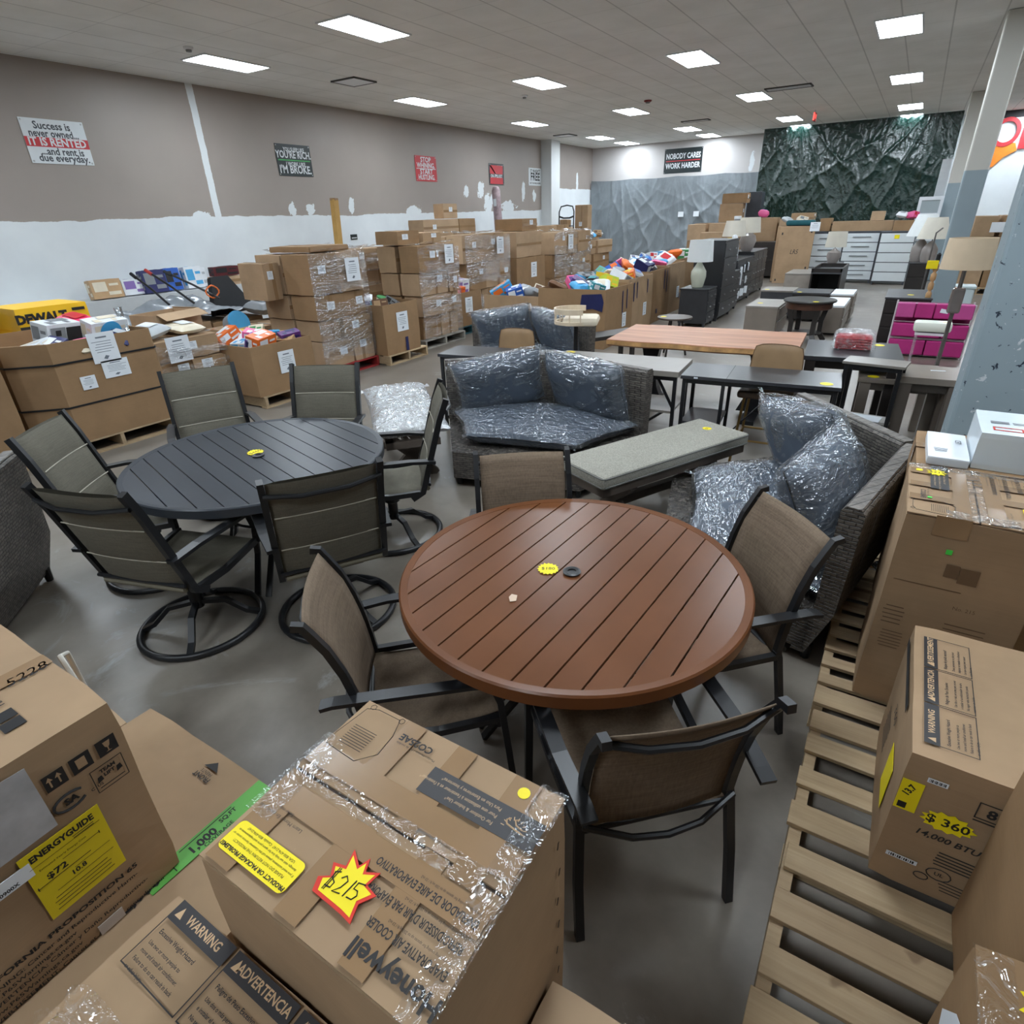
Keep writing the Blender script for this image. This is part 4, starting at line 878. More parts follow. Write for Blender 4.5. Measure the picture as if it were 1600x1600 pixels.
# ================================================================ pallets of stock along the left wall
WRAP = film('stretch_wrap', .3, sx=(2, 2, 9), strength=.7, rough=.06, body=.015, gloss=1.3)
ROWN = ['bottom layer', 'second layer', 'third layer', 'fourth layer', 'fifth layer']
def sheet(parent, m, w, h, seed=0, logo=True):
    """taped-on white paper with printed lines"""
    o = MB(m).box((0, 0, .003), (w, h, .0015)).build('paper_sheet', WHITE, parent); rd = random.Random(seed); b = MB(m @ T(0, 0, .0044))
    b.box((0, h*.34, 0), (w*.4, h*.05, .0005))
    for k in range(5): b.box((rd.uniform(-.05, .05)*w, h*(.2-.085*k), 0), (w*rd.uniform(.5, .75), h*.018, .0005))
    if logo: b.prism([(-w*.12, -h*.36), (-w*.02, -h*.26), (w*.1, -h*.3), (0, -h*.4)], 0, .0005)
    b.build('printed_text', mat('sheet_print', (110, 118, 128), .7), o)
def stock_box(label, x0, x1, y0, y1, z0, z1, seed, m=None, group='brown cartons on the wrapped pallets', face='x', rz=0):
    rd = random.Random(seed); rz = rz or rd.uniform(-.035, .035)
    d = (x1-x0, y1-y0, z1-z0); t = thing('stock_carton', label, 'carton', ((x0+x1)/2, (y0+y1)/2, z0), rz, group)
    worn_box(MB(), d, .007, 3, seed).build('box_body', m or (KRAFT, KRAFT2, KRAFT3)[seed % 3], t)
    b = MB(); yy = rd.uniform(-.1, .1)*d[1]
    if rd.random() < .5: b.box((d[0]/2+.006, 0, d[2]*.5), (.002, d[1]*.98, .05))
    else: b.box((d[0]/2+.006, yy, d[2]*.5), (.002, .05, d[2]*.98))
    b.box((0, 0, d[2]+.006), (d[0], .05, .002)); b.build('packing_tape', TAPE, t)
    if rd.random() < .7:
        w_ = min(.13, d[1]*.35); h_ = min(.10, d[2]*.4)
        sheet(t, FR((d[0]/2+.007, rd.uniform(-.3, .3)*d[1]*.8, d[2]*rd.uniform(.55, .72)), (0, 1, 0), (0, 0, 1)), w_, h_, seed, False)
    return t
def stack(what, xf, depth, y0, y1, z0, layers, seed, jit=.05, rear=True, shift=None):
    """layers: list of (height, [widths fractions]) from the bottom"""
    rd = random.Random(seed); z = z0; L = len(layers)
    for li, (h, fr) in enumerate(layers):
        a, b_ = y0, y1
        if shift and li in shift: a += shift[li][0]; b_ += shift[li][1]
        tot = sum(fr); y = a; n = len(fr)
        nm = 'top layer' if li == L-1 else ROWN[li]
        for k, f in enumerate(fr):
            w_ = (b_-a)*f/tot; pos = 'only' if n == 1 else ('left' if k == 0 else 'right' if k == n-1 else ('middle' if n == 3 else ('second' if k == 1 else 'third')))
            fx = xf+rd.uniform(-jit, jit); dd = depth*.48
            stock_box('%s front carton of the %s in %s' % (pos, nm, what), fx-dd, fx, y+.006, y+w_-.006, z, z+h-.006*(1+rd.random()), rd.randrange(999))
            y += w_
        if rear:
            w_ = (b_-a)/2
            for k in range(2):
                q = a+k*w_; stock_box('%s rear carton of the %s in %s' % ('left' if k == 0 else 'right', nm, what), xf-depth, xf-depth*.5-.03, q+.01, q+w_-.01, z, z+h-.008-(rd.random()*.03 if li == L-1 else .004), rd.randrange(999))
        z += h
    return z
def wrap(label, x0, x1, y0, y1, z0, z1, seed, n=6):
    """bands of clear film wound round a stack, with folds and a loose tail"""
    rd = random.Random(seed); t = thing('stretch_wrap', label, 'stretch wrap', ((x0+x1)/2, (y0+y1)/2, z0), 0, 'stretch wrap on the pallets')
    X, Y, H = (x1-x0)/2+.02, (y1-y0)/2+.02, z1-z0
    def path(s):
        s = s % 1; P = 2*(2*X+2*Y); q = s*P
        for (ax, ay, bx, by) in ((X, -Y, X, Y), (X, Y, -X, Y), (-X, Y, -X, -Y), (-X, -Y, X, -Y)):
            l = abs(bx-ax)+abs(by-ay)
            if q <= l*2: return (ax+(bx-ax)*q/(2*l), ay+(by-ay)*q/(2*l))
            q -= 2*l
        return (X, -Y)
    for k in range(n):
        zc = H*(.04+.92*(k+rd.uniform(.2, .8))/n); hh = rd.uniform(.10, .20)*H/1.2; sl = rd.uniform(-.10, .10); sd = rd.randrange(99)
        def f(u, v):
            px, py = path(u); e = .006*smooth_noise(u*40, v*5, sd)+.02*(1-min(1, abs(smooth_noise(u*14, v*6+u*30, sd+1))*2.5))**3
            return (px*(1+e*.6+.006), py*(1+e*.6+.006), max(.01, zc+sl*math.sin(u*6.28)+(v-.5)*hh*(1+.5*smooth_noise(u*9, 1, sd))))
        MB().grid(f, 160, 8).build('film_band', WRAP, t, smooth=True)
    def top(u, v): return ((u*2-1)*X*.98, (v*2-1)*Y*.98, H+.012+.03*abs(smooth_noise(u*5, v*5, seed))+.03*max(0, 1-8*min(u, 1-u, v, 1-v)))
    b = MB()
    for k in range(3):
        v0 = rd.uniform(.05, .8); b.grid(lambda u, v: top(u, min(1, max(0, v0+v*.13+.1*(u-.5)))), 30, 6)
    b.build('film_top', WRAP, t, smooth=True)
    return t
def mbin(label, x0, x1, y0, y1, z0, h, m=None, ch=(0, 0, 0, 0), rz=0, fill=.18, straps=(), paper=None, tape=None, group='open bulk cartons'):
    """open bulk carton; ch = corner chamfers (front-left, front-right, rear-right, rear-left) seen from the aisle (+x)"""
    cx, cy = (x0+x1)/2, (y0+y1)/2; X, Y = (x1-x0)/2, (y1-y0)/2
    t = thing('bulk_carton', label, 'bulk carton', (cx, cy, z0), rz, group)
    def poly(i):
        p = []
        for (sx, sy, c, o) in ((1, -1, ch[0], 0), (1, 1, ch[1], 1), (-1, 1, ch[2], 0), (-1, -1, ch[3], 1)):
            a = (sx*(X-i-c), sy*(Y-i)); b_ = (sx*(X-i), sy*(Y-i-c))
            p += ([a, b_] if o == 0 else [b_, a]) if c > 0 else [(sx*(X-i), sy*(Y-i))]
        return p
    b = MB(); o_, i_ = poly(0), poly(.014); bul = lambda P, z, k: [(x*k, y*k, z) for x, y in P]
    R_ = [b.ring(bul(o_, 0, 1)), b.ring(bul(o_, h*.35, 1.015)), b.ring(bul(o_, h*.7, 1.012)), b.ring(bul(o_, h, 1)), b.ring(bul(i_, h, 1)), b.ring(bul(i_, h-fill-.02, 1))]
    b.skin(R_); b.build('walls', m or KRAFT2, t)
    MB().prism(poly(.02), h-fill-.02, h-fill).build('inner_board', KRAFT2, t)
    for z in straps:
        b = MB(); P = poly(-.012); b.tube([(x, y, z*h) for x, y in P], 0, flat=(.006, .016), closed=True); b.build('strap', BMETAL, t)
    if paper:
        for (yy, zz, w_, hh, sd) in paper: sheet(t, FR((X*1.015+.004, yy, zz), (0, 1, 0), (0, 0, 1)), w_, hh, sd)
    if tape:
        b = MB()
        for (yy, zz, w_, hh) in tape: b.box((X*1.015+.005, yy, zz), (.002, w_, hh))
        b.build('blue_tape', mat('blue_tape', (34, 40, 84), .35), t)
    return t
# --- strapped bulk cartons nearest the camera
pallet('wooden pallet under the strapped bulk carton on the left', -7.42, -6.22, 2.08, 3.20, along='y', seed=11)
mbin('large strapped bulk carton with white labels and the yellow tool boxes behind', -7.40, -6.225, 2.02, 3.20, .141, .90, KRAFT2, (.27, .02, .02, .27), fill=.15, straps=(.37, .80), paper=[(.12, .80, .24, .27, 1), (.17, .60, .24, .16, 2), (-.10, .52, .13, .12, 3)])
pallet('wooden pallet under the bulk carton cut off at the left edge', -7.45, -6.33, .80, 1.92, along='y', seed=12)
mbin('plain bulk carton cut off by the left edge of the photo', -7.44, -6.34, .80, 1.93, .141, .92, KRAFT2, fill=.2)
# --- cloth-topped wrapped pallet
pallet('wooden pallet under the wrapped cartons beside the strapped bulk carton', -7.6, -6.42, 3.27, 4.28, along='y', seed=13)
zt = stack('the low stack beside the strapped carton', -6.44, 1.1, 3.29, 4.05, .142, [(.25, [.6, .4]), (.24, [.5, .5]), (.22, [1])], 101)
stock_box('small carton at the lower right of the low stack, near the floor', -6.80, -6.40, 4.06, 4.26, .142, .36, 5); stock_box('small carton at the right of the low stack, above another small carton', -6.86, -6.46, 4.06, 4.22, .362, .60, 8)
sheet(bpy.data.objects['stock_carton'], FR((.3, .0, .62), (0, 1, 0), (0, 0, 1)), .26, .26, 4)
wrap('clear film round the low stack beside the strapped bulk carton', -7.54, -6.41, 3.29, 4.05, .15, zt, 3)
# --- open carton with orange packets
pallet('wooden pallet under the open carton of orange packets', -7.05, -5.97, 4.12, 5.0, along='y', seed=14, n=6)
mbin('open bulk carton of orange and white packets in front of the tall wrapped stack', -7.0, -5.99, 4.08, 4.93, .141, .56, KRAFT2, fill=.12, paper=[(.02, .33, .22, .25, 6)])
# --- tall wrapped stack on a red pallet
pallet('red painted pallet under the tall wrapped stack', -7.5, -6.36, 5.46, 6.42, m=RPAL, along='y', seed=15)
zt = stack('the tall stack on the red pallet', -6.42, 1.05, 5.5, 6.38, .142, [(.34, [1.2, 1]), (.27, [.6, 1.0]), (.32, [1, .8]), (.50, [1, .9])], 202, shift={3: (-.04, -.03), 2: (-.02, 0)})
stock_box('carton jutting out at the top left of the tall stack on the red pallet', -7.5, -6.98, 5.20, 5.44, 1.02, 1.47, 21)
stock_box('flat carton lying on the tall stack on the red pallet', -7.3, -6.55, 5.6, 6.3, zt+.006, zt+.075, 22)
sheet(bpy.data.objects[[o.name for o in bpy.data.objects if o.get('label') == 'right front carton of the top layer in the tall stack on the red pallet'][0]], FR((.30, .0, .27), (0, 1, 0), (0, 0, 1)), .25, .29, 7)
wrap('clear film round the tall stack on the red pallet', -7.48, -6.39, 5.44, 6.38, .15, zt, 5, 11)
# --- open carton with blue tape
pallet('wooden pallet under the open carton with a blue tape strip', -7.3, -6.15, 6.43, 7.30, along='y', seed=16, n=6)
mbin('open bulk carton with one blue tape strip between two wrapped stacks', -7.26, -6.18, 6.43, 7.17, .141, .70, KRAFT2, fill=.16, paper=[(.0, .44, .24, .27, 8)], tape=[(.06, .11, .06, .20)])
# --- second wrapped stack and the stack behind
pallet('grey pallet under the second wrapped stack', -7.5, -6.40, 7.56, 8.66, m=GPAL, along='y', seed=17)
zt = stack('the second wrapped stack', -6.44, .80, 7.62, 8.58, .142, [(.36, [1, 1]), (.32, [1.3, .6]), (.34, [1.3, .5]), (.40, [1, .25, .9])], 303, shift={3: (-.06, 0), 2: (-.04, 0)})
sheet(bpy.data.objects[[o.name for o in bpy.data.objects if o.get('label') == 'right front carton of the top layer in the second wrapped stack'][0]], FR((.28, -.04, .24), (0, 1, 0), (0, 0, 1)), .22, .28, 9)
wrap('clear film round the second wrapped stack', -7.26, -6.42, 7.58, 8.58, .15, zt, 8, 10)
stock_box('long carton lying on top at the left of the second wrapped stack', -7.22, -6.75, 7.55, 8.05, zt+.008, zt+.20, 31); stock_box('short carton lying on top at the right of the second wrapped stack', -7.2, -6.7, 8.08, 8.55, zt+.008, zt+.16, 33)
pallet('grey pallet under the stack behind the blue-taped carton', -8.75, -7.60, 7.35, 8.55, m=GPAL, along='y', seed=18)
zt = stack('the stack behind the blue-taped carton', -7.64, 1.05, 7.40, 8.50, .142, [(.52, [1, 1]), (.29, [1]), (.24, [1]), (.33, [1, .9])], 404, rear=False)
wrap('clear film round the stack behind the blue-taped carton', -8.15, -7.62, 7.40, 8.50, .95, zt, 9, 4)
# --- open carton on the blue pallet
pallet('blue-green pallet under a small open carton', -7.55, -6.62, 8.72, 9.66, m=BPAL, along='y', seed=19)
mbin('small open carton on the blue-green pallet holding an orange and white box', -7.5, -6.65, 8.70, 9.55, .141, .58, KRAFT2, fill=.1, paper=[(.02, .36, .22, .26, 12)])
# --- stacks farther along
pallet('grey pallet under the third wrapped stack', -7.9, -6.95, 9.68, 11.2, m=GPAL, along='y', seed=20)
zt = stack('the third wrapped stack', -7.0, .75, 9.66, 11.1, .142, [(.52, [1, 1, 1]), (.48, [1, .8, .7]), (.50, [1, 1.1])], 505, shift={2: (-.1, -.1)})
sheet(bpy.data.objects[[o.name for o in bpy.data.objects if o.get('label') == 'right front carton of the top layer in the third wrapped stack'][0]], FR((.28, .1, .27), (0, 1, 0), (0, 0, 1)), .24, .3, 11)
wrap('clear film round the third wrapped stack', -7.78, -6.98, 9.6, 11.1, .15, zt, 10, 9)
pallet('wooden pallet under the plain carton behind the third stack', -8.0, -6.9, 11.3, 12.6, along='y', seed=21)
mbin('plain closed-sided bulk carton with one paper sheet, beyond the third stack', -7.9, -6.95, 11.35, 12.55, .141, .98, KRAFT2, fill=.1, paper=[(.1, .72, .24, .30, 14)])
stock_box('large carton on top of the bulk carton beyond the third stack', -7.8, -7.0, 11.45, 12.5, 1.125, 1.62, 41)
stock_box('middle-sized carton perched high beyond the third stack', -7.75, -7.05, 11.8, 12.4, 1.63, 1.86, 43)
zt = stack('the fourth wrapped stack', -7.15, 1.0, 13.35, 15.3, .0, [(.55, [1, 1, 1]), (.52, [1, 1]), (.48, [1, .6])], 606, rear=False)
sheet(bpy.data.objects[[o.name for o in bpy.data.objects if o.get('label') == 'left front carton of the top layer in the fourth wrapped stack'][0]], FR((.26, .2, .25), (0, 1, 0), (0, 0, 1)), .26, .32, 15)
wrap('clear film round the fourth wrapped stack', -7.68, -7.13, 13.35, 15.3, .1, zt, 12, 7)
zt = stack('the fifth stack before the hand truck', -7.4, 1.0, 15.45, 17.3, .0, [(.5, [1, 1]), (.42, [1, .9, .8]), (.34, [1, 1])], 707, rear=False)
# high pile by the wall
zt = stack('the high pile against the left wall', -9.6, .95, 11.7, 13.7, .0, [(.55, [1, 1]), (.5, [1, 1]), (.5, [1, .8]), (.36, [1, .5])], 808, rear=False)
stock_box('upright carton on top of the high pile against the wall', -10.0, -9.7, 12.55, 13.1, zt, zt+.32, 47)
o = carton('white_box', 'long white carton lying in front of the high pile by the wall', -9.1, -8.5, 12.4, 14.0, 1.2, 1.52, WHITE, seed=51); 
stack('the low pile beside the fourth stack', -8.45, .8, 12.3, 14.1, .0, [(.6, [1, 1]), (.59, [1, 1, 1])], 909, rear=False)
stack('the row of cartons behind the wrapped stacks', -8.4, .9, 9.4, 11.9, .0, [(.6, [1, 1, 1]), (.55, [1, 1]), (.5, [1.2, 1, .8])], 919, rear=False)
stack('the cartons stacked near the hand truck', -8.9, .9, 14.6, 17.6, .0, [(.6, [1, 1, 1]), (.6, [1, 1]), (.45, [1, 1, .7])], 929, rear=False)
# upright long cartons at the far corner
for k, (x, y, w_, d_, h, tilt, lb) in enumerate(((-10.35, 21.6, .5, .35, 2.2, 0, 'tall upright carton in front of the grey plastic sheet'), (-10.9, 21.1, .3, .3, 1.75, R(3), 'narrow upright carton beside the hand truck'), (-10.5, 20.95, .28, .22, 1.5, R(-3), 'shorter upright carton leaning at the hand truck'), (-9.9, 21.5, .26, .3, 1.3, R(2), 'low upright carton in front of the grey plastic sheet'), (-9.75, 21.0, .5, .5, .5, 0, 'low dark-topped carton by the upright cartons'))):
    t = thing('upright_carton', lb, 'carton', (x, y, 0), 0, rot=(0, tilt, 0)); worn_box(MB(), (w_, d_, h), .006, 4, 60+k).build('box_body', (KRAFT, KRAFT2, KRAFT3)[k % 3], t)
    b = MB(); b.box((.02, -d_/2-.007, h*.5), (.05, .002, h*.96)); b.build('packing_tape', TAPE, t); sheet(t, FR((-.02, -d_/2-.008, h*.72), (1, 0, 0), (0, 0, 1)), .12, .14, k, False)
t = thing('hand_truck', 'black hand truck standing among the cartons near the far corner', 'hand truck', (-10.34, 20.2, 0), 0)
b = MB(); 
for s in (-1, 1): b.tube([(s*.28, 0, .1), (s*.28, .02, 1.2), (s*.28, .05, 2.0), (s*.22, .07, 2.15), (0, .08, 2.19)], .022, 10)
b.build('frame', BMETAL, t, smooth=True); MB().tube([(-.28, .05, 1.85), (-.12, .06, 1.80), (.12, .06, 1.80), (.28, .05, 1.85)], 0, flat=(.05, .05)).build('handle', BMETAL, t)
for z in (.4, .8, 1.2, 1.55): MB().tube([(-.28, .01, z), (.28, .01, z)], .016).build('cross_bar', BMETAL, t)
MB().bb(-.3, .3, -.28, .02, .02, .035).build('toe_plate', BMETAL, t)
for s in (-1, 1): MB(T(s*.34, .09, .12, ry=R(90))).lathe([(.03, -.03), (.12, -.025), (.12, .025), (.03, .03)], n=22).build('wheel', BMETAL, t, smooth=True)
# leaning post and wrapped roll
t = thing('cardboard_post', 'long kraft cardboard post standing up behind the tall stack', 'cardboard post', (-10.6, 9.85, 0), 0, rot=(R(-11.5), R(-9), 0))
MB().box((0, 0, 1.21), (.13, .13, 2.42), bev=.004).build('post_body', cardboard('ochre_board', (178, 140, 80)), t); MB().box((0, 0, 2.44), (.135, .14, .05), Euler((.2, .1, .3)), bev=.01).build('crumpled_end', TAPE, t)
t = thing('wrapped_roll', 'tall plastic-wrapped pinkish roll leaning below the red sign', 'wrapped roll', (-10.9, 16.95, 0), 0, rot=(R(-1), R(-4), 0))
MB().lathe([(.10, 0), (.13, .05), (.12, .8), (.13, 1.6), (.12, 2.3), (.13, 2.62), (.09, 2.72), (.03, 2.74)], n=20).build('roll', mat('mauve_roll', (150, 130, 134), .4, var=.3, scale=9), t, smooth=True)
MB().box((.02, -.135, 2.3), (.1, .004, .2)).build('paper_sheet', WHITE, t)
# ================================================================ loose goods in the bins and along the wall
GC = dict(red=(196, 40, 48), pink=(226, 96, 150), hotpink=(226, 50, 96), orange=(232, 112, 40), yellow=(238, 200, 40), lime=(196, 210, 60), green=(66, 140, 84), teal=(40, 140, 150), sky=(70, 160, 210), blue=(40, 92, 180), navy=(36, 40, 92), purple=(96, 50, 120), violet=(132, 106, 170), white=(222, 226, 230), cream=(222, 212, 190), grey=(130, 134, 138), silver=(176, 182, 186), black=(30, 31, 34), brown=(112, 78, 54), tan=(186, 152, 112), maroon=(84, 26, 32))
GCN = dict(hotpink='bright pink', sky='sky blue')
def gm(c): return mat('pack_'+c, GC[c], .42, var=.06)
def product(kind, c, c2, size, loc, rot, where, extra='', cat=None, group=None):
    cn = GCN.get(c, c); c2n = GCN.get(c2, c2); w, d, h = size
    nm = dict(box='product_box', bag='product_bag', bottle='bottle', tub='round_tub')[kind]; word = dict(box='box', bag='bag', bottle='bottle', tub='tub')[kind]
    lab = '%s %s with %s %s' % (cn, word, c2n, dict(box='print', bag='print', bottle='cap', tub='lid')[kind])
    if extra: lab = extra
    t = thing(nm, lab+' '+where, word, loc, rot=rot, group=group or 'loose packets in the open cartons')
    if kind == 'box':
        worn_box(MB(), (w, d, h), .003, 2, int(w*999)).build('box_body', gm(c), t)
        b = MB(); rd = random.Random(int((w+h)*9999))
        for (o, ex, ey, u, v) in (((0, 0, h+.0035), (1, 0, 0), (0, 1, 0), w, d), ((w/2+.0035, 0, h/2), (0, 1, 0), (0, 0, 1), d, h), ((0, -d/2-.0035, h/2), (1, 0, 0), (0, 0, 1), w, h)):
            b.m = FR(o, ex, ey); b.box((-u*.2, v*.12, 0), (u*.42, v*.5, .001)); b.box((u*.22, -v*.25, 0), (u*.4, v*.18, .001)); b.box((u*.25, v*.2, 0), (u*.3, v*.12, .001))
        b.build('printed_panel', gm(c2), t)
    elif kind == 'bag':
        def f(sg): return lambda u, v: ((u-.5)*w, (v-.5)*d, h/2+sg*h/2*(max(0, 1-(2*u-1)**4)*max(0, 1-(2*v-1)**4))**.5+.012*smooth_noise(u*6, v*6, w*50)*(1-abs(2*u-1)))
        b = MB(); b.grid(f(1), 14, 12); b.grid(f(-1), 14, 12); b.build('bag_body', gm(c), t, smooth=True)
        MB().grid(lambda u, v: (w*(u-.5)*.5, d*(v-.5)*.45, h/2+.004+h/2*(max(0, 1-(u-.5)**4)*max(0, 1-(.9*(v-.5))**4))**.5+.006), 6, 6).build('printed_panel', gm(c2), t, smooth=True)
    elif kind == 'bottle':
        MB().lathe([(w*.9, 0), (w, .01), (w, h*.6), (w*.75, h*.72), (w*.35, h*.8), (w*.35, h*.86)], n=16).build('bottle_body', gm(c), t, smooth=True); MB().lathe([(w*.4, h*.86), (w*.4, h), (w*.1, h)], n=14).build('cap', gm(c2), t)
    else:
        MB().lathe([(w*.9, 0), (w, .01), (w, h*.85)], n=22).build('tub_body', gm(c), t, smooth=True); MB().lathe([(w*1.04, h*.85), (w*1.04, h), (w*.9, h*1.01)], n=22).build('lid', gm(c2), t)
    return t
def fill(where, x0, x1, y0, y1, z, spec, seed, tilt=.5, sc=1):
    """spread a list 'kind colour colour2' over a bin; roughly a grid, jittered and tilted"""
    rd = random.Random(seed); n = len(spec); nx = max(1, round(math.sqrt(n*(x1-x0)/(y1-y0)))); ny = math.ceil(n/nx)
    for i, s_ in enumerate(spec):
        k, c, c2 = s_.split(); gx, gy = i % nx, i//nx
        x = x0+(gx+.5+rd.uniform(-.15, .15))*(x1-x0)/nx; y = y0+(gy+.5+rd.uniform(-.15, .15))*(y1-y0)/ny
        if k == 'box': size = (rd.uniform(.14, .24)*sc, rd.uniform(.18, .32)*sc, rd.uniform(.07, .16)*sc)
        elif k == 'bag': size = (rd.uniform(.2, .3)*sc, rd.uniform(.22, .32)*sc, rd.uniform(.08, .14)*sc)
        elif k == 'bottle': size = (rd.uniform(.035, .05)*sc, 0, rd.uniform(.22, .3)*sc)
        else: size = (rd.uniform(.08, .11)*sc, 0, rd.uniform(.10, .16)*sc)
        rot = (rd.uniform(-tilt, tilt), rd.uniform(-tilt*.2, tilt), rd.uniform(-1.4, 1.4))
        if k == 'bottle': rot = (rd.uniform(1.0, 1.4), 0, rd.uniform(0, 6))
        product(k, c, c2, size, (x, y, z+rd.uniform(.03, .06)+(size[1] or size[0])*abs(math.sin(rot[0]))*.35), rot, where)
# strapped bulk carton
W1 = 'in the strapped bulk carton'
product('box', 'white', 'cream', (.34, .26, .07), (-6.60, 2.28, .93), (.25, -.25, .4), W1, 'flat white box leaning')
product('box', 'navy', 'white', (.16, .24, .07), (-6.46, 2.42, .95), (.35, .2, .5), W1)
t = product('box', 'white', 'grey', (.20, .34, .24), (-6.72, 2.58, .93), (-.05, .18, .25), W1, 'white appliance box with black oven panels')
b = MB(FR((.106, .07, .12), (0, 1, 0), (0, 0, 1))); b.box((.02, .0, 0), (.16, .17, .002)); b.box((-.14, .04, 0), (.05, .05, .002)); b.box((-.15, -.06, 0), (.045, .05, .002)); b.build('oven_picture', BLACK, t)
product('bag', 'hotpink', 'red', (.34, .30, .22), (-6.92, 2.86, .96), (.1, .2, .3), W1, 'crumpled bright pink bag')
t = product('box', 'white', 'cream', (.16, .36, .22), (-6.55, 2.93, .94), (0, .28, .1), W1, 'white box with a big blue disc')
MB(FR((.086, 0, .12), (0, 1, 0), (0, 0, 1))).lathe([(.105, .002), (.104, .004)], n=30).build('blue_disc', gm('sky'), t)
product('bag', 'cream', 'pink', (.30, .30, .10), (-6.38, 2.66, .90), (0, .15, .2), W1, 'pale crumpled paper bag'); product('bag', 'navy', 'silver', (.22, .26, .12), (-6.38, 2.95, .92), (.1, .4, .8), W1)
t = tag(MB().grid(lambda u, v: (-6.55+(u-.5)*.34*(1-v*.8)+.02*smooth_noise(u*9, v*6, 2), 3.12+.05*math.sin(u*6), .93+v*.30), 24, 14).build('foil_wrap', mat('foil', (190, 196, 200), .2, .8, bump=.6, bscale=20), smooth=True), 'silver foil wrap sticking up at the right of the strapped bulk carton', 'foil')
product('box', 'maroon', 'pink', (.2, .3, .1), (-6.8, 1.5, .91), (.1, .1, .2), 'in the carton at the left edge')
product('box', 'black', 'red', (.2, .2, .12), (-6.6, 1.78, .90), (.1, .2, .5), 'in the carton at the left edge')
# yellow tool boxes behind
pallet('wooden pallet behind the strapped carton carrying the yellow tool boxes', -8.9, -7.62, 2.2, 3.9, along='y', seed=31)
stock_box('plain carton under the grey and yellow tool boxes', -8.75, -7.7, 2.35, 3.75, .142, .86, 61)
for k, (x0, x1, y0, y1, z0, z1, top, lb) in enumerate(((-8.4, -7.72, 2.70, 3.42, .862, .985, 'black', 'lower tool box in the pair behind the strapped bulk carton'), (-8.4, -7.75, 2.68, 3.38, .987, 1.21, 'yellow', 'bright yellow tool box lying on the darker one behind the strapped carton'), (-8.56, -8.42, 2.45, 2.95, .862, 1.16, 'yellow', 'small yellow tool box standing at the left of the bigger yellow one'))):
    t = thing('tool_box_carton', lb, 'tool box', ((x0+x1)/2, (y0+y1)/2, z0)); d = (x1-x0, y1-y0, z1-z0)
    worn_box(MB(), d, .003, 3, k).build('box_body', mat('tool_yellow', (248, 196, 36), .4, var=.03), t)
    b = MB(FR((d[0]/2+.004, 0, d[2]/2), (0, 1, 0), (0, 0, 1)))
    if k == 0: b.box((0, 0, 0), (d[1], d[2]*.9, .001)); b.build('grey_band', gm('grey'), t)
    if k == 1:
        b.box((0, -.09, 0), (d[1], .04, .001)); b.text('DEWALT', .12, T(-.12, .0, .001), bold=.06); b.box((.25, .05, .0), (.13, .03, .001)); b.build('lettering', BLACK, t)
    if k == 2: b.box((0, 0, 0), (.3, .12, .001)); b.build('label_panel', BLACK, t)
# low stack top
product('bag', 'silver', 'white', (.3, .34, .12), (-6.75, 3.45, .88), (.1, .1, .4), 'on the low stack beside the strapped carton'); product('bag', 'cream', 'white', (.34, .3, .1), (-6.72, 3.82, .87), (0, .1, .1), 'of bubble wrap on the low stack')
t = thing('open_carton', 'open empty carton on the low stack beside the strapped carton', 'carton', (-7.15, 3.9, .875), .2)
b = MB(); 
for (q, d) in (((.2, 0, .09), (.01, .6, .18)), ((-.2, 0, .09), (.01, .6, .18)), ((0, .3, .09), (.4, .01, .18)), ((0, -.3, .09), (.4, .01, .18)), ((0, 0, .005), (.4, .6, .01))): b.box(q, d)
b.build('box_body', KRAFT3, t); MB().box((.27, 0, .16), (.15, .58, .006), Euler((0, R(25), 0))).build('flap', KRAFT3, t); MB().box((-.05, .38, .16), (.38, .15, .006), Euler((R(-25), 0, 0))).build('flap', KRAFT3, t)
# orange packets bin
fill('in the open carton of orange packets', -6.85, -6.1, 4.2, 4.85, .58, ['box orange white', 'box white sky', 'box violet navy', 'bag white yellow', 'box pink white', 'tub black yellow', 'box cream green', 'bag sky white', 'box tan brown'], 5, .5, .95)
product('box', 'orange', 'white', (.18, .30, .2), (-6.2, 4.38, .60), (.1, .25, .2), 'at the front of the open carton of orange packets', 'orange cleaning box'); product('box', 'purple', 'navy', (.14, .24, .15), (-6.2, 4.80, .61), (.1, .2, -.3), 'at the right of the open carton of orange packets', 'purple and navy box')
fill('in the blue-taped open carton', -7.1, -6.3, 6.5, 7.1, .68, ['bag silver white', 'bag teal navy', 'box brown tan', 'bag white grey', 'tub cream green', 'box grey black'], 6, .5)
product('box', 'white', 'violet', (.24, .52, .26), (-6.95, 9.2, .66), (0, .1, .1), 'in the small open carton on the blue-green pallet', 'white box with violet pictures'); product('box', 'orange', 'red', (.16, .34, .14), (-6.77, 8.98, .68), (0, .15, .2), 'in the small open carton on the blue-green pallet'); product('bag', 'sky', 'white', (.18, .2, .12), (-6.8, 8.80, .67), (0, .2, .2), 'hanging over the small open carton')
fill('on the fifth stack before the hand truck', -7.85, -7.45, 15.5, 17.2, 1.27, ['box white sky', 'bag silver white', 'box grey white', 'bag sky white', 'box tan brown', 'bag white silver'], 61, .4, 1.2)
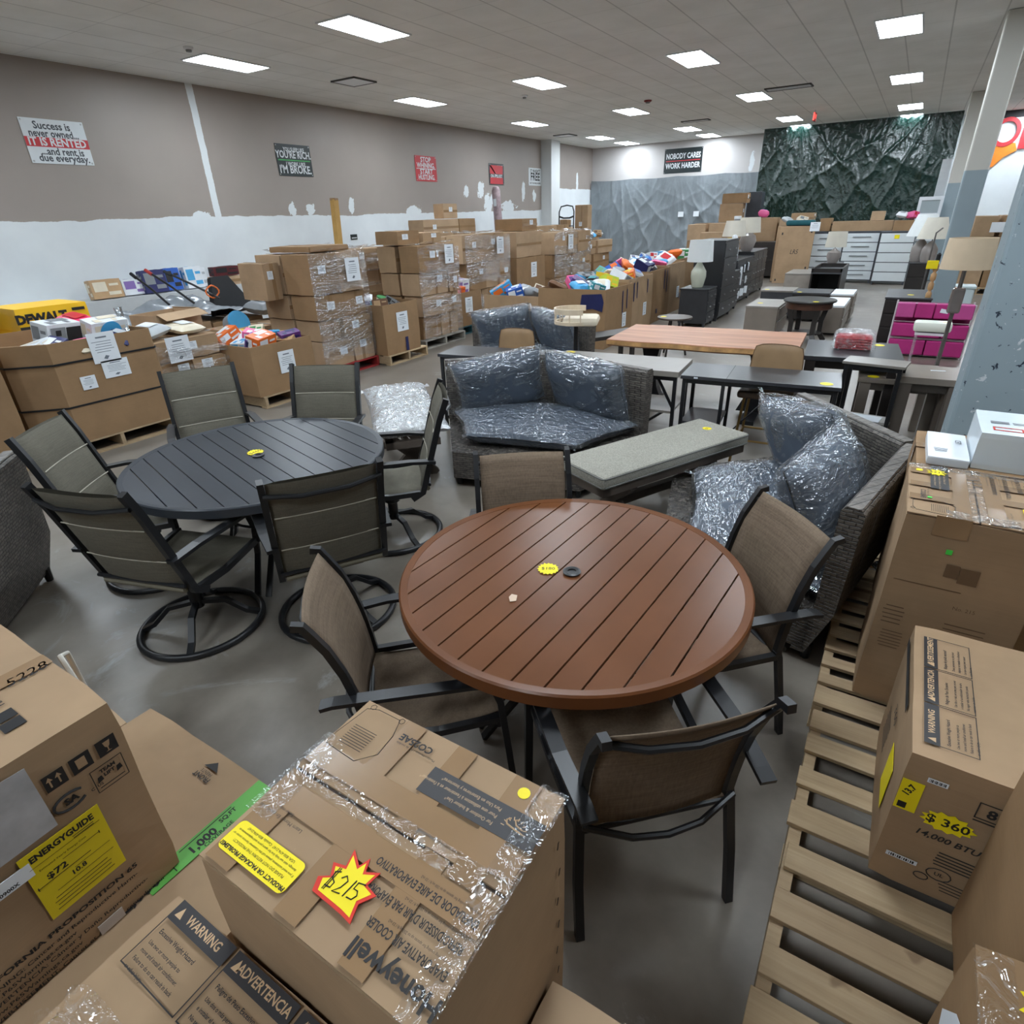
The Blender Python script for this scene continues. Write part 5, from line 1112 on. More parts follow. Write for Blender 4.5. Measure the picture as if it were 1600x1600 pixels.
# low ledge along the left wall with boxed goods
tag(MB().bb(-11.89, -11.30, -1.0, 8.1, 0, .86).build('wall_ledge', mat('ledge_white', (190, 194, 196), .6, var=.04)), 'long low white ledge built along the left wall behind the stock', 'ledge')
for k, (c, c2, y0, y1, h, lb) in enumerate((('tan', 'cream', 5.12, 5.62, .30, 'brown carton with a small white label'), ('white', 'violet', 5.66, 6.10, .26, 'white box with a violet picture'), ('navy', 'grey', 6.0, 6.42, .38, 'dark blue box with a grey picture'), ('blue', 'black', 6.44, 6.74, .38, 'bright blue box with goggles picture'), ('white', 'sky', 6.80, 7.14, .38, 'white box with a blue window'), ('white', 'silver', 7.02, 7.32, .34, 'plain white box'))):
    x = -11.48-.07*(k % 2)-(.08 if k == 5 else 0); product('box', c, c2, (.16, y1-y0, h), (x, (y0+y1)/2, .87), (0, -.12, 0), 'on the white ledge by the left wall', lb, group='boxes on the wall ledge')
stock_box('carton on the ledge under the dark red speaker box', -11.72, -11.40, 7.32, 8.0, .862, 1.02, 71)
product('box', 'maroon', 'black', (.18, .56, .17), (-11.5, 7.66, 1.035), (0, 0, 0), 'on the carton on the white ledge', 'dark red speaker box')
# heap of odds and ends behind the low stack
pallet('wooden pallet under the heap of tools behind the low stack', -9.9, -8.6, 4.4, 6.3, along='y', seed=33)
stock_box('left carton under the heap of tools', -9.7, -8.7, 4.5, 5.4, .142, .66, 72); stock_box('right carton under the heap of tools', -9.7, -8.7, 5.42, 6.3, .142, .62, 73)
tag(MB().grid(lambda u, v: (-9.75+u*1.1, 4.5+v*1.9, .69+.22*max(0, smooth_noise(u*3, v*4, 8))*2*math.sin(math.pi*u)+.05*smooth_noise(u*12, v*12, 3)+.1*math.sin(math.pi*v)), 34, 44).build('plastic_sheet', mat('grey_polythene_heap', (132, 138, 144), .22, bump=.5, bscale=10), smooth=True), 'crumpled grey plastic sheet over the heap of tools', 'plastic sheet')
for k, (p, q, lb) in enumerate((((-9.0, 5.0, .92), (-9.7, 4.95, 1.33), 'left'), ((-8.95, 5.35, .90), (-9.75, 5.2, 1.36), 'middle'), ((-8.9, 5.75, .92), (-9.7, 5.45, 1.32), 'right'))):
    t = thing('garden_tool', '%s black tool handle sticking out of the grey plastic heap' % lb, 'tool handle', (0, 0, 0), 0, 'black tool handles'); P, Q = Vector(p), Vector(q)
    MB().tube([P, (P+Q)/2+Vector((0, .02, 0)), Q], .017, 8).build('shaft', BMETAL, t, smooth=True); MB().tube([P+(Q-P)*.86, Q], .025, 8).build('grip', mat('red_grip', (170, 50, 44), .5) if k == 1 else BMETAL, t, smooth=True)
tag(MB().tube([(-9.0+.02*math.cos(a*3), 5.72+.10*math.cos(a), 1.02+.09*math.sin(a)) for a in [j*.5 for j in range(14)]], .012, 6).build('orange_strap', gm('orange'), smooth=True), 'orange strap looped over the black tool handles', 'strap')
t = thing('lamp_shade', 'black tapered fabric panel standing behind the grey plastic heap', 'fabric panel', (-9.15, 6.12, .66), 0, rot=(0, R(-18), R(8)))
b = MB(); b.skin([b.ring([(.06, -.42, 0), (.06, .42, 0), (-.06, .42, 0), (-.06, -.42, 0)]), b.ring([(.04, -.20, .56), (.04, .14, .56), (-.04, .14, .56), (-.04, -.20, .56)])]); b.build('panel', mat('black_fabric', (24, 25, 28), .8), t)
product('bag', 'grey', 'silver', (.4, .5, .2), (-8.5, 6.2, .66), (0, .1, .2), 'beside the grey plastic heap', 'grey padded bag'); product('tub', 'grey', 'sky', (.16, 0, .2), (-8.35, 5.5, .58), (0, 1.2, 0), 'at the foot of the grey plastic heap', 'round grey disc'); stock_box('carton supporting the bag beside the grey plastic heap', -8.59, -7.9, 5.2, 6.5, 0, .575, 75)
# ---- long row of open cartons in the middle
rowsp = [('left bulk carton at the near end of the long row', -6.02, -4.96, 8.75, 9.80, .74), ('near bulk carton of the long row, with a dark blue tape patch', -4.94, -3.78, 8.72, 9.82, .88), ('second bulk carton of the long row', -4.98, -3.86, 9.86, 11.0, .92), ('third bulk carton of the long row', -5.06, -3.94, 11.04, 12.2, .94), ('fourth bulk carton of the long row', -5.16, -4.04, 12.24, 13.5, .96), ('far bulk carton of the long row, behind the white table lamp', -5.34, -4.2, 13.54, 15.1, .98)]
rt = [None, [(.3, .66, .03, .3), (.12, .62, .03, .36)], [(-.35, .7, .04, .3), (-.2, .72, .03, .26), (.3, .74, .03, .22)], [(.25, .74, .04, .34), (.4, .7, .03, .4), (-.1, .2, .08, .08)], [(.3, .3, .1, .1)], None]
for i, (lb, x0, x1, y0, y1, h) in enumerate(rowsp):
    o = mbin(lb, x0, x1, y0, y1, 0, h, KRAFT2 if i % 2 else KRAFT, (0, .0, 0, 0), fill=.14, tape=rt[i], paper=[(.2, h*.4, .16, .22, i+40)] if i in (1, 2, 4) else None)
    if i < 2: sheet(o, FR((.1, -(y1-y0)/2*1.015-.004, h*.62), (1, 0, 0), (0, 0, 1)), .18, .2, i+50, False)
    if i == 1: MB(FR((.36, -(y1-y0)/2*1.015-.006, h*.8), (1, 0, 0), (0, 0, 1))).prism([(-.2, -.13), (-.17, .1), (.16, .12), (.2, .0), (.18, -.14), (.02, -.1)], 0, .003).build('blue_tape', mat('blue_tape', (34, 40, 84), .35), o)
fill('in the left near carton of the long row', -5.9, -5.06, 8.85, 9.7, .62, ['box sky orange', 'box blue white', 'bag grey white', 'box violet pink', 'bag tan white', 'box cream brown', 'bag silver grey'], 71, .5, 1.2)
fill('in the near carton of the long row', -4.85, -3.9, 8.82, 9.72, .76, ['bag brown tan', 'bag sky white', 'box teal white', 'bottle yellow green', 'box purple navy', 'bag white cream', 'box pink purple', 'bag blue white', 'box lime yellow', 'tub white sky', 'bag black teal'], 72, .6, 1.15)
fill('in the second carton of the long row', -4.9, -3.95, 9.95, 10.9, .80, ['box grey black', 'box yellow red', 'box white grey', 'bag teal black', 'bag cream red', 'box orange yellow', 'box teal green', 'tub black grey', 'bag silver blue'], 73, .5, 1.2)
fill('in the third carton of the long row', -4.95, -4.05, 11.15, 12.1, .82, ['box blue orange', 'bag orange white', 'box navy white', 'bag pink white', 'box sky white', 'bag grey red', 'box cream blue', 'box violet white'], 74, .6, 1.3)
fill('in the fourth carton of the long row', -5.05, -4.15, 12.35, 13.4, .84, ['box white navy', 'bag pink red', 'box blue sky', 'bag sky navy', 'box silver blue', 'bag white red'], 75, .5, 1.3)
fill('in the far carton of the long row', -5.2, -4.3, 13.65, 15.0, .86, ['box white red', 'bag red white', 'box sky white', 'bag orange black', 'bag silver white', 'box green white'], 76, .5, 1.3)
# ================================================================ desks, tables and stools in the middle
DKTOP = mat('charcoal_laminate', (54, 55, 59), .3, var=.1, scale=3); GRTOP = mat('grey_oak_laminate', (140, 134, 126), .35, var=.12, scale=3); TAUPE = mat('taupe_laminate', (128, 118, 108), .35, var=.12, scale=3); ESP = mat('espresso_wood', (42, 37, 35), .35, var=.2, scale=4); DGREY = mat('dark_grey_wood', (70, 71, 74), .4, var=.12)
def price_spot(t, x, y, z, sx=.045, sy=.03): MB(T(x, y, z)).lathe([(sx, .0004), (sx, .0012)], n=14).build('price_sticker', YEL, t)
def desk(label, cx, cy, w, d, rz, h, top, th=.028, style='frame', sticker=None, legm=None, shelf=None, shelfm=None):
    t = thing('desk', label, 'desk', (cx, cy, 0), rz, None); lm = legm or BMETAL
    MB().box((0, 0, h-th/2), (w, d, th), bev=.003).build('desk_top', top, t)
    x, y = w/2-.03, d/2-.03
    if style == 'frame':
        for sx in (-1, 1):
            for sy in (-1, 1): MB().box((sx*x, sy*y, (h-th)/2), (.028, .028, h-th)).build('leg', lm, t)
            MB().box((sx*x, 0, .10), (.024, d-.08, .024)).build('foot_rail', lm, t)
        MB().box((0, -y, h-th-.018), (w-.06, .025, .032)).box((0, y, h-th-.018), (w-.06, .025, .032)).build('apron', lm, t)
    if style == 'slab':
        for sx in (-1, 1):
            for sy in (-1, 1): MB().box((sx*(x-.03), sy*(y-.02), (h-th)/2), (.085, .085, h-th), bev=.003).build('leg', lm, t)
        MB().box((0, 0, h-th-.04), (w-.2, d-.14, .07)).build('apron', lm, t)
    if shelf:
        for (x0, x1, z) in shelf:
            MB().bb(x0, x1, -d/2+.03, d/2-.03, z-.01, z+.01).build('shelf', shelfm or top, t)
            for xx in (x0, x1):
                if abs(abs(xx)-w/2) > .06:
                    for sy in (-1, 1): MB().box((xx, sy*y, (h-th)/2), (.026, .026, h-th)).build('leg', lm, t)
    if sticker: price_spot(t, sticker[0], sticker[1], h)
    return t
def brace(t, pts, r=.006):
    for a, b_ in pts: MB().tube([a, b_], r, 6).build('brace', BMETAL, t)
desk('charcoal desk with side shelves at the left behind the wicker sofa', -3.17, 4.80, 1.10, .44, R(8), .75, DKTOP, shelf=[(-.52, -.22, .40), (-.52, -.22, .12)])
t = desk('grey-topped desk with black diagonal frame between two charcoal desks', -2.0, 4.95, 1.19, .52, R(4.5), .75, GRTOP, th=.045, shelf=[(.22, .56, .40), (.22, .56, .12)], sticker=(-.53, .19))
brace(t, [((.22, -.2, .42), (.40, -.2, .70)), ((.56, -.2, .42), (.40, -.2, .70)), ((.22, .2, .14), (.56, .2, .40))], .013)
t = desk('narrow charcoal desk with a yellow price sticker at its right end', -.80, 4.94, 1.14, .48, R(5), .75, DKTOP, shelf=[(-.54, -.24, .36)], sticker=(.47, -.15))
brace(t, [((-.24, .2, .12), (.1, .2, .55)), ((.25, .2, .6), (.53, .2, .12))])
MB().box((-.22, 0, .7505), (.004, .48, .0006)).build('seam', BLACK, t); MB().box((-.45, -.2415, .738), (.03, .003, .012)).build('white_tag', WHITE, t)
# live edge dining table
t = thing('live_edge_table', 'long orange-brown wooden table with a wavy natural front edge', 'table', (-1.597, 6.30, 0), R(3.3))
def wm():
    q = NT('acacia_top'); g = q.noise(1, 5, .6, q.co((1.2, 14, 14)), .5)
    q.set(Base_Color=q.ramp(g, [(.3, lin((150, 98, 68))), (.55, lin((182, 126, 92))), (.75, lin((200, 146, 110)))]), Roughness=.42); return q.m
AC = wm(); b = MB(); N = 40
def ed(k, s): x = -.90+1.8*k/N; return (x, s*(.50+.010*math.sin(x*9)+.015*smooth_noise(x*4, s, 2)))
tp = [ed(k, -1) for k in range(N+1)]+[ed(N-k, 1) for k in range(N+1)]
b.skin([b.ring([(x*.99, y*.955, .695) for x, y in tp]), b.ring([(x*.995, y*1.012, .715) for x, y in tp]), b.ring([(x, y, .755) for x, y in tp]), b.ring([(x*.998, y*.99, .76) for x, y in tp])]); b.build('table_top', AC, t)
b = MB()
for k in range(N): (x0, y0), (x1, y1) = ed(k, -1), ed(k+1, -1); b.quad((x0*.995, y0*1.014-.002, .712), (x1*.995, y1*1.014-.002, .712), (x1, y1-.003, .752), (x0, y0-.003, .752))
b.build('bark_edge', mat('bark_edge_tan', (196, 150, 96), .5, var=.35, scale=9), t)
for s in (-1, 1):
    b = MB(T(s*.55, 0, 0)); b.skin([b.ring([(x*k, y, z) for x, y in ((-.10, -.06), (.10, -.06), (.10, .06), (-.10, .06))]) for z, k in ((.04, 1.6), (.2, .9), (.42, .55), (.6, .9), (.695, 1.7))]); b.build('pedestal', BMETAL, t); MB().box((s*.55, 0, .02), (.14, .78, .04)).build('foot', BMETAL, t)
price_spot(t, .70, -.36, .7605, .055)
tag_b = thing('dark_bench', 'low dark bench beside the left end of the orange-brown table', 'bench', (-3.35, 7.55, 0), R(62))
MB().box((0, 0, .43), (1.3, .34, .05), bev=.005).build('seat', ESP, tag_b); [MB().box((s*.5, q*.12, .2), (.05, .05, .41)).build('leg', ESP, tag_b) for s in (-1, 1) for q in (-1, 1)]
desk('wide charcoal table carrying a red plastic-wrapped package', -.26, 6.20, .76, .78, R(5), .75, DKTOP, th=.04, style='slab', legm=ESP, sticker=(.22, .27))
t = thing('red_package', 'red folded goods packed in crinkled clear plastic on the charcoal table', 'package', (-.27, 6.28, .751), R(5))
b = MB()
for k in range(5): b.grid(lambda u, v: ((u-.5)*.29, (v-.5)*.22, .006+k*.022+.02*(max(0, 1-(2*u-1)**6)*max(0, 1-(2*v-1)**6))**.5+.006*smooth_noise(u*6, v*6, k)), 12, 10)
b.box((0, 0, .05), (.27, .2, .1), bev=.01); b.build('folded_fabric', mat('red_fabric', (176, 52, 58), .8, var=.3, scale=20), t, smooth=True)
b = MB(); b.grid(lambda u, v: ((u-.5)*.36, (v-.5)*.28, .155*(max(0, 1-(2*u-1)**6)*max(0, 1-(2*v-1)**6))**.3+.012*abs(smooth_noise(u*9, v*9, 5))), 26, 22); b.build('plastic_bag', film('red_pack_bag', .6, sx=(12, 12, 12), strength=.7, body=.02), t, smooth=True)
desk('taupe table standing behind the grey shelf desk', .14, 6.16, .62, .70, R(3), .60, TAUPE, th=.04, style='slab', legm=TAUPE, sticker=(-.2, -.28))
desk('taupe table with thick legs beside the grey column', .33, 5.60, .44, .46, R(3), .735, TAUPE, th=.05, style='slab', legm=mat('taupe_legs', (92, 82, 74), .5))
o = MB().box((.38, 5.66, .7365), (.10, .018, .003), Euler((0, 0, .2))).build('paper_strip', WHITE); tag(o, 'small white and blue paper strip on the taupe table by the column', 'paper')
t = desk('small grey desk with black uprights and a paper on its low shelf', -.045, 5.43, .43, .24, R(-8), .82, GRTOP, th=.02, shelf=[(-.2, .2, .36)], shelfm=mat('pale_shelf', (168, 166, 162), .5))
o = tag(MB().box((-.05, 5.40, .3725), (.26, .16, .003), Euler((0, 0, R(-8)))).build('paper_sheet', WHITE), 'white printed paper on the low shelf of the small grey desk', 'paper')
t = thing('round_low_table', 'round pale low table under the charcoal table', 'table', (-.55, 5.60, 0)); MB().lathe([(.26, .40), (.265, .41), (.265, .42), (.26, .43)], n=36).build('table_top', GRTOP, t); MB().lathe([(.14, 0), (.14, .02), (.03, .03), (.025, .40)], n=20).build('pedestal', BMETAL, t)
# tan stools
TANL = mat('tan_leather', (158, 128, 94), .5, var=.1); GOLD = mat('brass_leg', (150, 122, 76), .3, .8)
def stool(label, x, y, face, seatm):
    t = thing('tan_bar_stool', label, 'stool', (x, y, 0), face-math.pi/2, 'tan counter stools')
    def bk(s): return lambda u, v: ((u-.5)*.42*(1-.06*(2*v-1)**4)*(1-.10*v), -.20-.03*v+.05*(2*u-1)**2+s*.016*min(1, 9*min(u, 1-u, v, 1-v)), .60+.31*v*(1-.05*(2*u-1)**6))
    b = MB(); b.grid(bk(1), 18, 12); b.grid(bk(-1), 18, 12); b.build('backrest', TANL, t, smooth=True)
    pts = [(u, v) for u, v in [(0, k/6) for k in range(7)]+[(k/8, 1) for k in range(1, 9)]+[(1, 1-k/6) for k in range(1, 7)]]
    MB().tube([bk(0)(u, v) for u, v in pts], .004, 6).build('piping', mat('tan_dark', (110, 84, 58), .6), t)
    MB().box((0, .02, .585), (.43, .42, .06), bev=.02).build('seat', seatm, t)
    for sx in (-1, 1):
        for sy in (-1, 1): MB().tube([(sx*.16, sy*.15+.02, .56), (sx*.20, sy*.19+.02, 0)], .011, 8).build('leg', GOLD, t)
    MB().tube([(-.19, -.16, .2), (.19, -.16, .2), (.19, .2, .2), (-.19, .2, .2)], .009, 8, closed=True).build('footrest', GOLD, t)
stool('tan stool tucked under the left charcoal desk, only its back showing', -3.16, 4.98, R(-85), TANL)
stool('tan stool with brass legs behind the narrow charcoal desk', -.74, 5.12, R(-88), mat('dark_tan_seat', (84, 66, 52), .5))
# bent-wood bar stool
t = thing('bentwood_bar_stool', 'cream bar stool with a pale bent-wood rail on a black pole', 'stool', (-2.62, 5.36, 0), R(20)); PALE = mat('pale_bentwood', (214, 196, 170), .45)
MB().lathe([(.2, 0), (.2, .012), (.03, .03), (.022, .05), (.022, .96)], n=24).build('pole', BMETAL, t, smooth=True)
MB().box((.05, 0, 1.0), (.34, .30, .085), bev=.035).build('seat', mat('cream_vinyl', (226, 214, 192), .5), t, smooth=True)
arc = lambda r, z: [(r*math.cos(R(a))-.02, r*math.sin(R(a))*.9, z) for a in range(60, 301, 15)]
MB().tube(arc(.19, 1.09), 0, flat=(.016, .05)).build('back_rail', PALE, t); MB().tube(arc(.185, .985), 0, flat=(.02, .03)).build('lower_rail', PALE, t)
b = MB()
for a in range(70, 300, 32): b = MB(); q = (.188*math.cos(R(a))-.02, .188*math.sin(R(a))*.9); b.tube([(q[0], q[1], .98), (q[0], q[1], 1.09)], .006, 6); b.build('spindle', PALE, t)
# ================================================================ bedroom furniture farther back
def knobs(t, pts, r=.016, m=None):
    for p in pts: MB(T(*p, ry=R(90))).lathe([(r*.4, 0), (r*.4, .012), (r, .018), (r*.8, .028)], n=12).build('knob', m or mat('knob_steel', (150, 150, 150), .3, .9), t)
def chest(name, label, x0, x1, y0, y1, h, m, rowsn=4, cols=1, face='x', hm='knob', cat='dresser', legs=.06, topm=None, drawerm=None, sticker=None):
    """cabinet with drawers on its +x (face='x') or -y (face='y') side"""
    cx, cy = (x0+x1)/2, (y0+y1)/2; w, d = (x1-x0), (y1-y0); t = thing(name, label, cat, (cx, cy, 0))
    MB().box((0, 0, legs+(h-legs-.025)/2), (w, d, h-legs-.025), bev=.004).build('carcass', m, t); MB().box((0, 0, h-.0125), (w+.02, d+.02, .025), bev=.004).build('top_panel', topm or m, t)
    for sx in (-1, 1):
        for sy in (-1, 1): MB().box((sx*(w/2-.03), sy*(d/2-.03), legs/2), (.04, .04, legs)).build('foot', m, t)
    L = d if face == 'x' else w
    for r_ in range(rowsn):
        for c_ in range(cols):
            dh = (h-legs-.06)/rowsn; z = legs+.02+dh*(r_+.5); q = -L/2+L*(c_+.5)/cols; ww = L/cols-.03
            if face == 'x': o = MB().box((w/2+.008, q, z), (.016, ww, dh-.02), bev=.003).build('drawer', drawerm or m, t)
            else: o = MB().box((q, -d/2-.008, z), (ww, .016, dh-.02), bev=.003).build('drawer', drawerm or m, t)
            if hm == 'knob':
                for s in ((-.25, .25) if ww > .45 else (0,)):
                    if face == 'x': k = MB(T(w/2+.016, q+s*ww, z, ry=R(90)))
                    else: k = MB(T(q+s*ww, -d/2-.016, z, rx=R(90)))
                    k.lathe([(.008, 0), (.008, .012), (.017, .018), (.013, .028)], n=12).build('knob', mat('knob_steel', (150, 150, 150), .3, .9), o)
            elif hm == 'bar':
                b = MB(); b.tube([(q-ww*.27, -d/2-.034, z+.02), (q+ww*.27, -d/2-.034, z+.02)], .009, 8)
                for s in (-1, 1): b.tube([(q+s*ww*.22, -d/2-.016, z+.02), (q+s*ww*.22, -d/2-.034, z+.02)], .007, 6)
                b.build('bar_handle', mat('bar_grey', (110, 114, 118), .3, .8), o)
    if sticker: price_spot(t, *sticker)
    return t
DRK = mat('charcoal_wood', (50, 51, 54), .38, var=.12)
chest('nightstand', 'black nightstand under the white-shaded table lamp', -3.40, -2.90, 11.20, 11.75, .66, DRK, 3, 1, 'x', 'knob', 'nightstand')
chest('tall_chest', 'tall charcoal chest of drawers behind the white-shaded lamp', -3.42, -2.88, 11.95, 12.95, 1.41, DRK, 5, 1, 'x', 'knob', 'chest of drawers', sticker=(.12, .4, 1.411))
chest('nightstand', 'low charcoal nightstand behind the tall chest', -3.42, -2.95, 13.15, 13.75, .78, DRK, 3, 1, 'x', 'knob', 'nightstand')
dr = chest('wide_dresser', 'wide charcoal dresser with white foam corners hanging on its knobs', -3.60, -3.08, 14.0, 15.6, .93, DRK, 3, 2)
for k, (y, z) in enumerate(((14.25, .72), (14.55, .74), (14.95, .76), (14.9, .48), (14.2, .22), (14.55, .24), (14.95, .26), (14.3, .6))):
    yy = y-14.8; b = MB(); b.grid(lambda u, v: (.30+.03*math.sin(u*3+k), yy+(u-.5)*.14, z-.0+(v-.5)*(.34 if k == 7 else .14)+.03*smooth_noise(u*3, v*3, k)), 6, 6); o = b.build('foam_tag', WHITE, dr); o.modifiers.new('s', 'SOLIDIFY').thickness = .02
chest('wide_dresser', 'wide charcoal dresser farthest along the row of dark furniture', -3.65, -3.12, 15.75, 17.3, 1.0, DRK, 3, 3)
chest('tall_cabinet', 'black cabinet in the shadow behind the charcoal dressers', -4.3, -3.4, 20.3, 20.9, 1.0, ESP, 2, 1, 'y', None, 'cabinet')
def lamp(name, label, x, y, z, prof, sh, shz, body, shade, sq=False, shear=0):
    t = thing(name, label, 'table lamp', (x, y, z)); MB().lathe(prof, n=28).build('lamp_base', body, t, smooth=True); r0, r1, h_ = sh
    MB().tube([(0, 0, prof[-1][1]), (0, 0, shz+h_*.9)], .01, 8).build('stem', BMETAL, t)
    b = MB(); n = 4 if sq else 36
    if sq: b.m = T(0, 0, 0, rz=R(45))
    b.lathe([(r0, shz), (r1, shz+h_), (r1-.006, shz+h_), (r0-.006, shz)], n=n, caps=False); b.build('lamp_shade', shade, t, smooth=not sq); return t
SHW = mat('white_shade', (226, 230, 230), .8, var=.02); SHC = mat('cream_shade', (214, 208, 194), .8, var=.03); CERW = mat('celadon_ceramic', (196, 198, 180), .25, var=.05); CERG = mat('taupe_ceramic', (158, 150, 146), .3, var=.08)
lamp('table_lamp', 'table lamp with white drum shade and pale glazed base on the black nightstand', -3.17, 11.45, .662, [(.09, 0), (.10, .02), (.135, .18), (.13, .27), (.06, .38), (.025, .44), (.022, .48)], (.225, .20, .35), .43, CERW, SHW)
lamp('table_lamp', 'right of two cream-shaded lamps on the dark dressers, round taupe base', -3.34, 15.95, 1.003, [(.10, 0), (.14, .06), (.19, .22), (.16, .34), (.06, .40), (.03, .43)], (.26, .22, .32), .40, CERG, SHC)
lamp('table_lamp', 'left of two cream-shaded lamps on the dark dressers', -3.52, 15.3, .932, [(.08, 0), (.12, .06), (.15, .2), (.12, .3), (.04, .36), (.03, .4)], (.26, .2, .32), .42, CERG, SHC)
t = thing('wrapped_figure', 'white plastic-wrapped lamp base on the dresser with foam corners', 'wrapped lamp', (-3.30, 14.45, .932)); MB().lathe([(.10, 0), (.11, .02), (.11, .22), (.06, .26), (.08, .36), (.05, .46), (.02, .48)], n=18).build('wrap', mat('wrap_white', (206, 210, 214), .3, bump=.5, bscale=30), t, smooth=True)
# small tables in the centre aisle
def cube_table(name, label, x0, x1, y0, y1, h, m, topm=None, hollow=False, cat='nightstand', spot=None):
    w, d = x1-x0, y1-y0; t = thing(name, label, cat, ((x0+x1)/2, (y0+y1)/2, 0)); MB().box((0, 0, h-.015), (w, d, .03), bev=.003).build('top_panel', topm or m, t)
    if hollow:
        for sx in (-1, 1): MB().box((sx*(w/2-.015), 0, (h-.03)/2), (.03, d-.01, h-.03)).build('side_panel', m, t)
        MB().box((0, d/2-.02, (h-.03)/2), (w-.06, .02, h-.03)).build('back_panel', m, t); MB().box((0, 0, .12), (w-.06, d-.04, .02)).build('shelf', m, t)
    else:
        MB().box((0, 0, (h-.03)/2+.02), (w-.012, d-.012, h-.07)).build('carcass', m, t)
        for k in range(2): MB().box((w/2+.004, 0, .07+(h-.1)*(.27+.5*k)), (.016, d-.05, (h-.12)*.46), bev=.003).build('drawer', m, t)
    if spot: price_spot(t, *spot, h+.0005)
    return t
cube_table('nightstand', 'taupe nightstand in front of the grey desks, nearest the orange-brown table', -2.10, -1.60, 10.55, 11.5, .50, TAUPE, GRTOP, spot=(-.1, -.1))
cube_table('side_table', 'grey side table at the left of the middle row of low tables', -2.30, -1.72, 12.75, 13.4, .50, DGREY, GRTOP, spot=(-.2, -.2)); cube_table('side_table', 'dark slate side table in the middle row of low tables', -1.70, -1.08, 12.5, 13.2, .505, ESP, DGREY, spot=(-.2, -.28))
cube_table('side_table', 'white-topped cabinet at the right end of the low tables', -1.06, -.70, 12.5, 13.3, .50, TAUPE, WHITE); cube_table('side_table', 'narrow white-topped cabinet right behind the dark round table', -1.05, -.72, 11.2, 12.3, .47, TAUPE, WHITE)
cube_table('side_table', 'pale taupe box table in the back row of low tables', -2.34, -1.79, 15.55, 16.7, .56, mat('pale_taupe', (154, 144, 134), .5), GRTOP); cube_table('tray_table', 'black tray-topped table in the back row of low tables', -1.76, -1.16, 15.2, 16.7, .62, ESP, DGREY, hollow=True, cat='side table')
b = MB(); 
for (a, b2, c_, d_) in ((-.30, .30, -.75, -.72), (-.30, .30, .72, .75), (-.30, -.27, -.75, .75), (.27, .30, -.75, .75)): b.bb(a, b2, c_, d_, .62, .70)
b.build('tray_rim', ESP, bpy.data.objects['tray_table']); cube_table('side_table', 'small grey table behind the black tray-topped table', -1.86, -1.42, 17.3, 18.6, .60, DGREY, DGREY)
lamp('table_lamp', 'cream-shaded lamp with round taupe base before the white dressers', -1.60, 17.6, .602, [(.07, 0), (.1, .04), (.16, .18), (.15, .28), (.05, .34), (.03, .37)], (.24, .21, .34), .40, CERG, SHC)
t = thing('round_dark_table', 'round dark wood table with curved legs among the low tables', 'table', (-1.17, 10.60, 0))
MB().lathe([(.33, .59), (.375, .60), (.38, .615), (.37, .63)], n=44).build('table_top', ESP, t, smooth=True); MB().lathe([(.33, .50), (.335, .505), (.335, .59)], n=40).build('apron', mat('walnut_apron', (78, 52, 40), .3, var=.3), t, smooth=True)
for k in range(4): a = k*math.pi/2+.6; MB().tube([(.30*math.cos(a), .30*math.sin(a), .52), (.24*math.cos(a), .24*math.sin(a), .3), (.24*math.cos(a), .24*math.sin(a), .12), (.33*math.cos(a), .33*math.sin(a), 0)], 0, flat=(.07, .05)).build('leg', ESP, t)
MB().lathe([(.24, .12), (.24, .14)], n=30).build('lower_shelf', ESP, t); price_spot(t, .12, -.3, .6305)
t = thing('oval_side_table', 'dark oval side table beside the black nightstand', 'table', (-2.70, 8.75, 0)); MB().lathe([(.24, .525), (.25, .535), (.245, .55)], n=36).build('table_top', mat('walnut_dark', (62, 46, 38), .35, var=.2), t)
for k in range(3): a = k*2.094+.4; MB().tube([(.1*math.cos(a), .1*math.sin(a), .53), (.2*math.cos(a), .2*math.sin(a), 0)], .016, 8).build('leg', ESP, t)
price_spot(t, -.15, -.05, .5505)
# white dressers under the tarp, panel and what lies on them
WD = mat('white_lacquer', (216, 222, 224), .35, var=.02); EDG = mat('dresser_edge', (70, 74, 82), .5)
chest('white_dresser', 'white dresser at the left, partly behind the cream lamp', -2.42, -1.62, 19.75, 20.3, 1.27, EDG, 4, 1, 'y', 'bar', 'dresser', topm=EDG, drawerm=WD)
chest('white_dresser', 'white dresser with four bar handles in the middle of the white row', -1.60, -.78, 19.55, 20.1, 1.28, EDG, 5, 1, 'y', 'bar', 'dresser', topm=EDG, drawerm=WD)
t = chest('white_dresser', 'white dresser without handles at the right of the white row', -.75, .02, 19.25, 19.8, 1.28, EDG, 5, 1, 'y', None, 'dresser', topm=EDG, drawerm=WD); MB(FR((0, -.295, 1.15), (1, 0, 0), (0, 0, 1))).box((-.02, 0, 0), (.11, .09, .002)).build('price_sticker', YEL, t)
t = thing('kraft_sheet_carton', 'large flat kraft panel standing before the white dressers', 'cardboard panel', (-2.74, 19.05, 0), R(3), rot=(R(-3), 0, R(4))); MB().box((0, .03, .715), (.88, .06, 1.43), bev=.006).build('panel_body', KRAFT, t)
b = MB(FR((0, -.003, .7), (1, 0, 0), (0, 0, 1))); b.text('LR5', .16, T(0, .1, 0), sx=.8, sh=.2); [b.box((x, z, 0), (.035, .06, .001)) for x, z in ((-.36, -.62), (.36, .6), (-.36, .56), (.36, -.3))]; b.build('printing', INK, t)
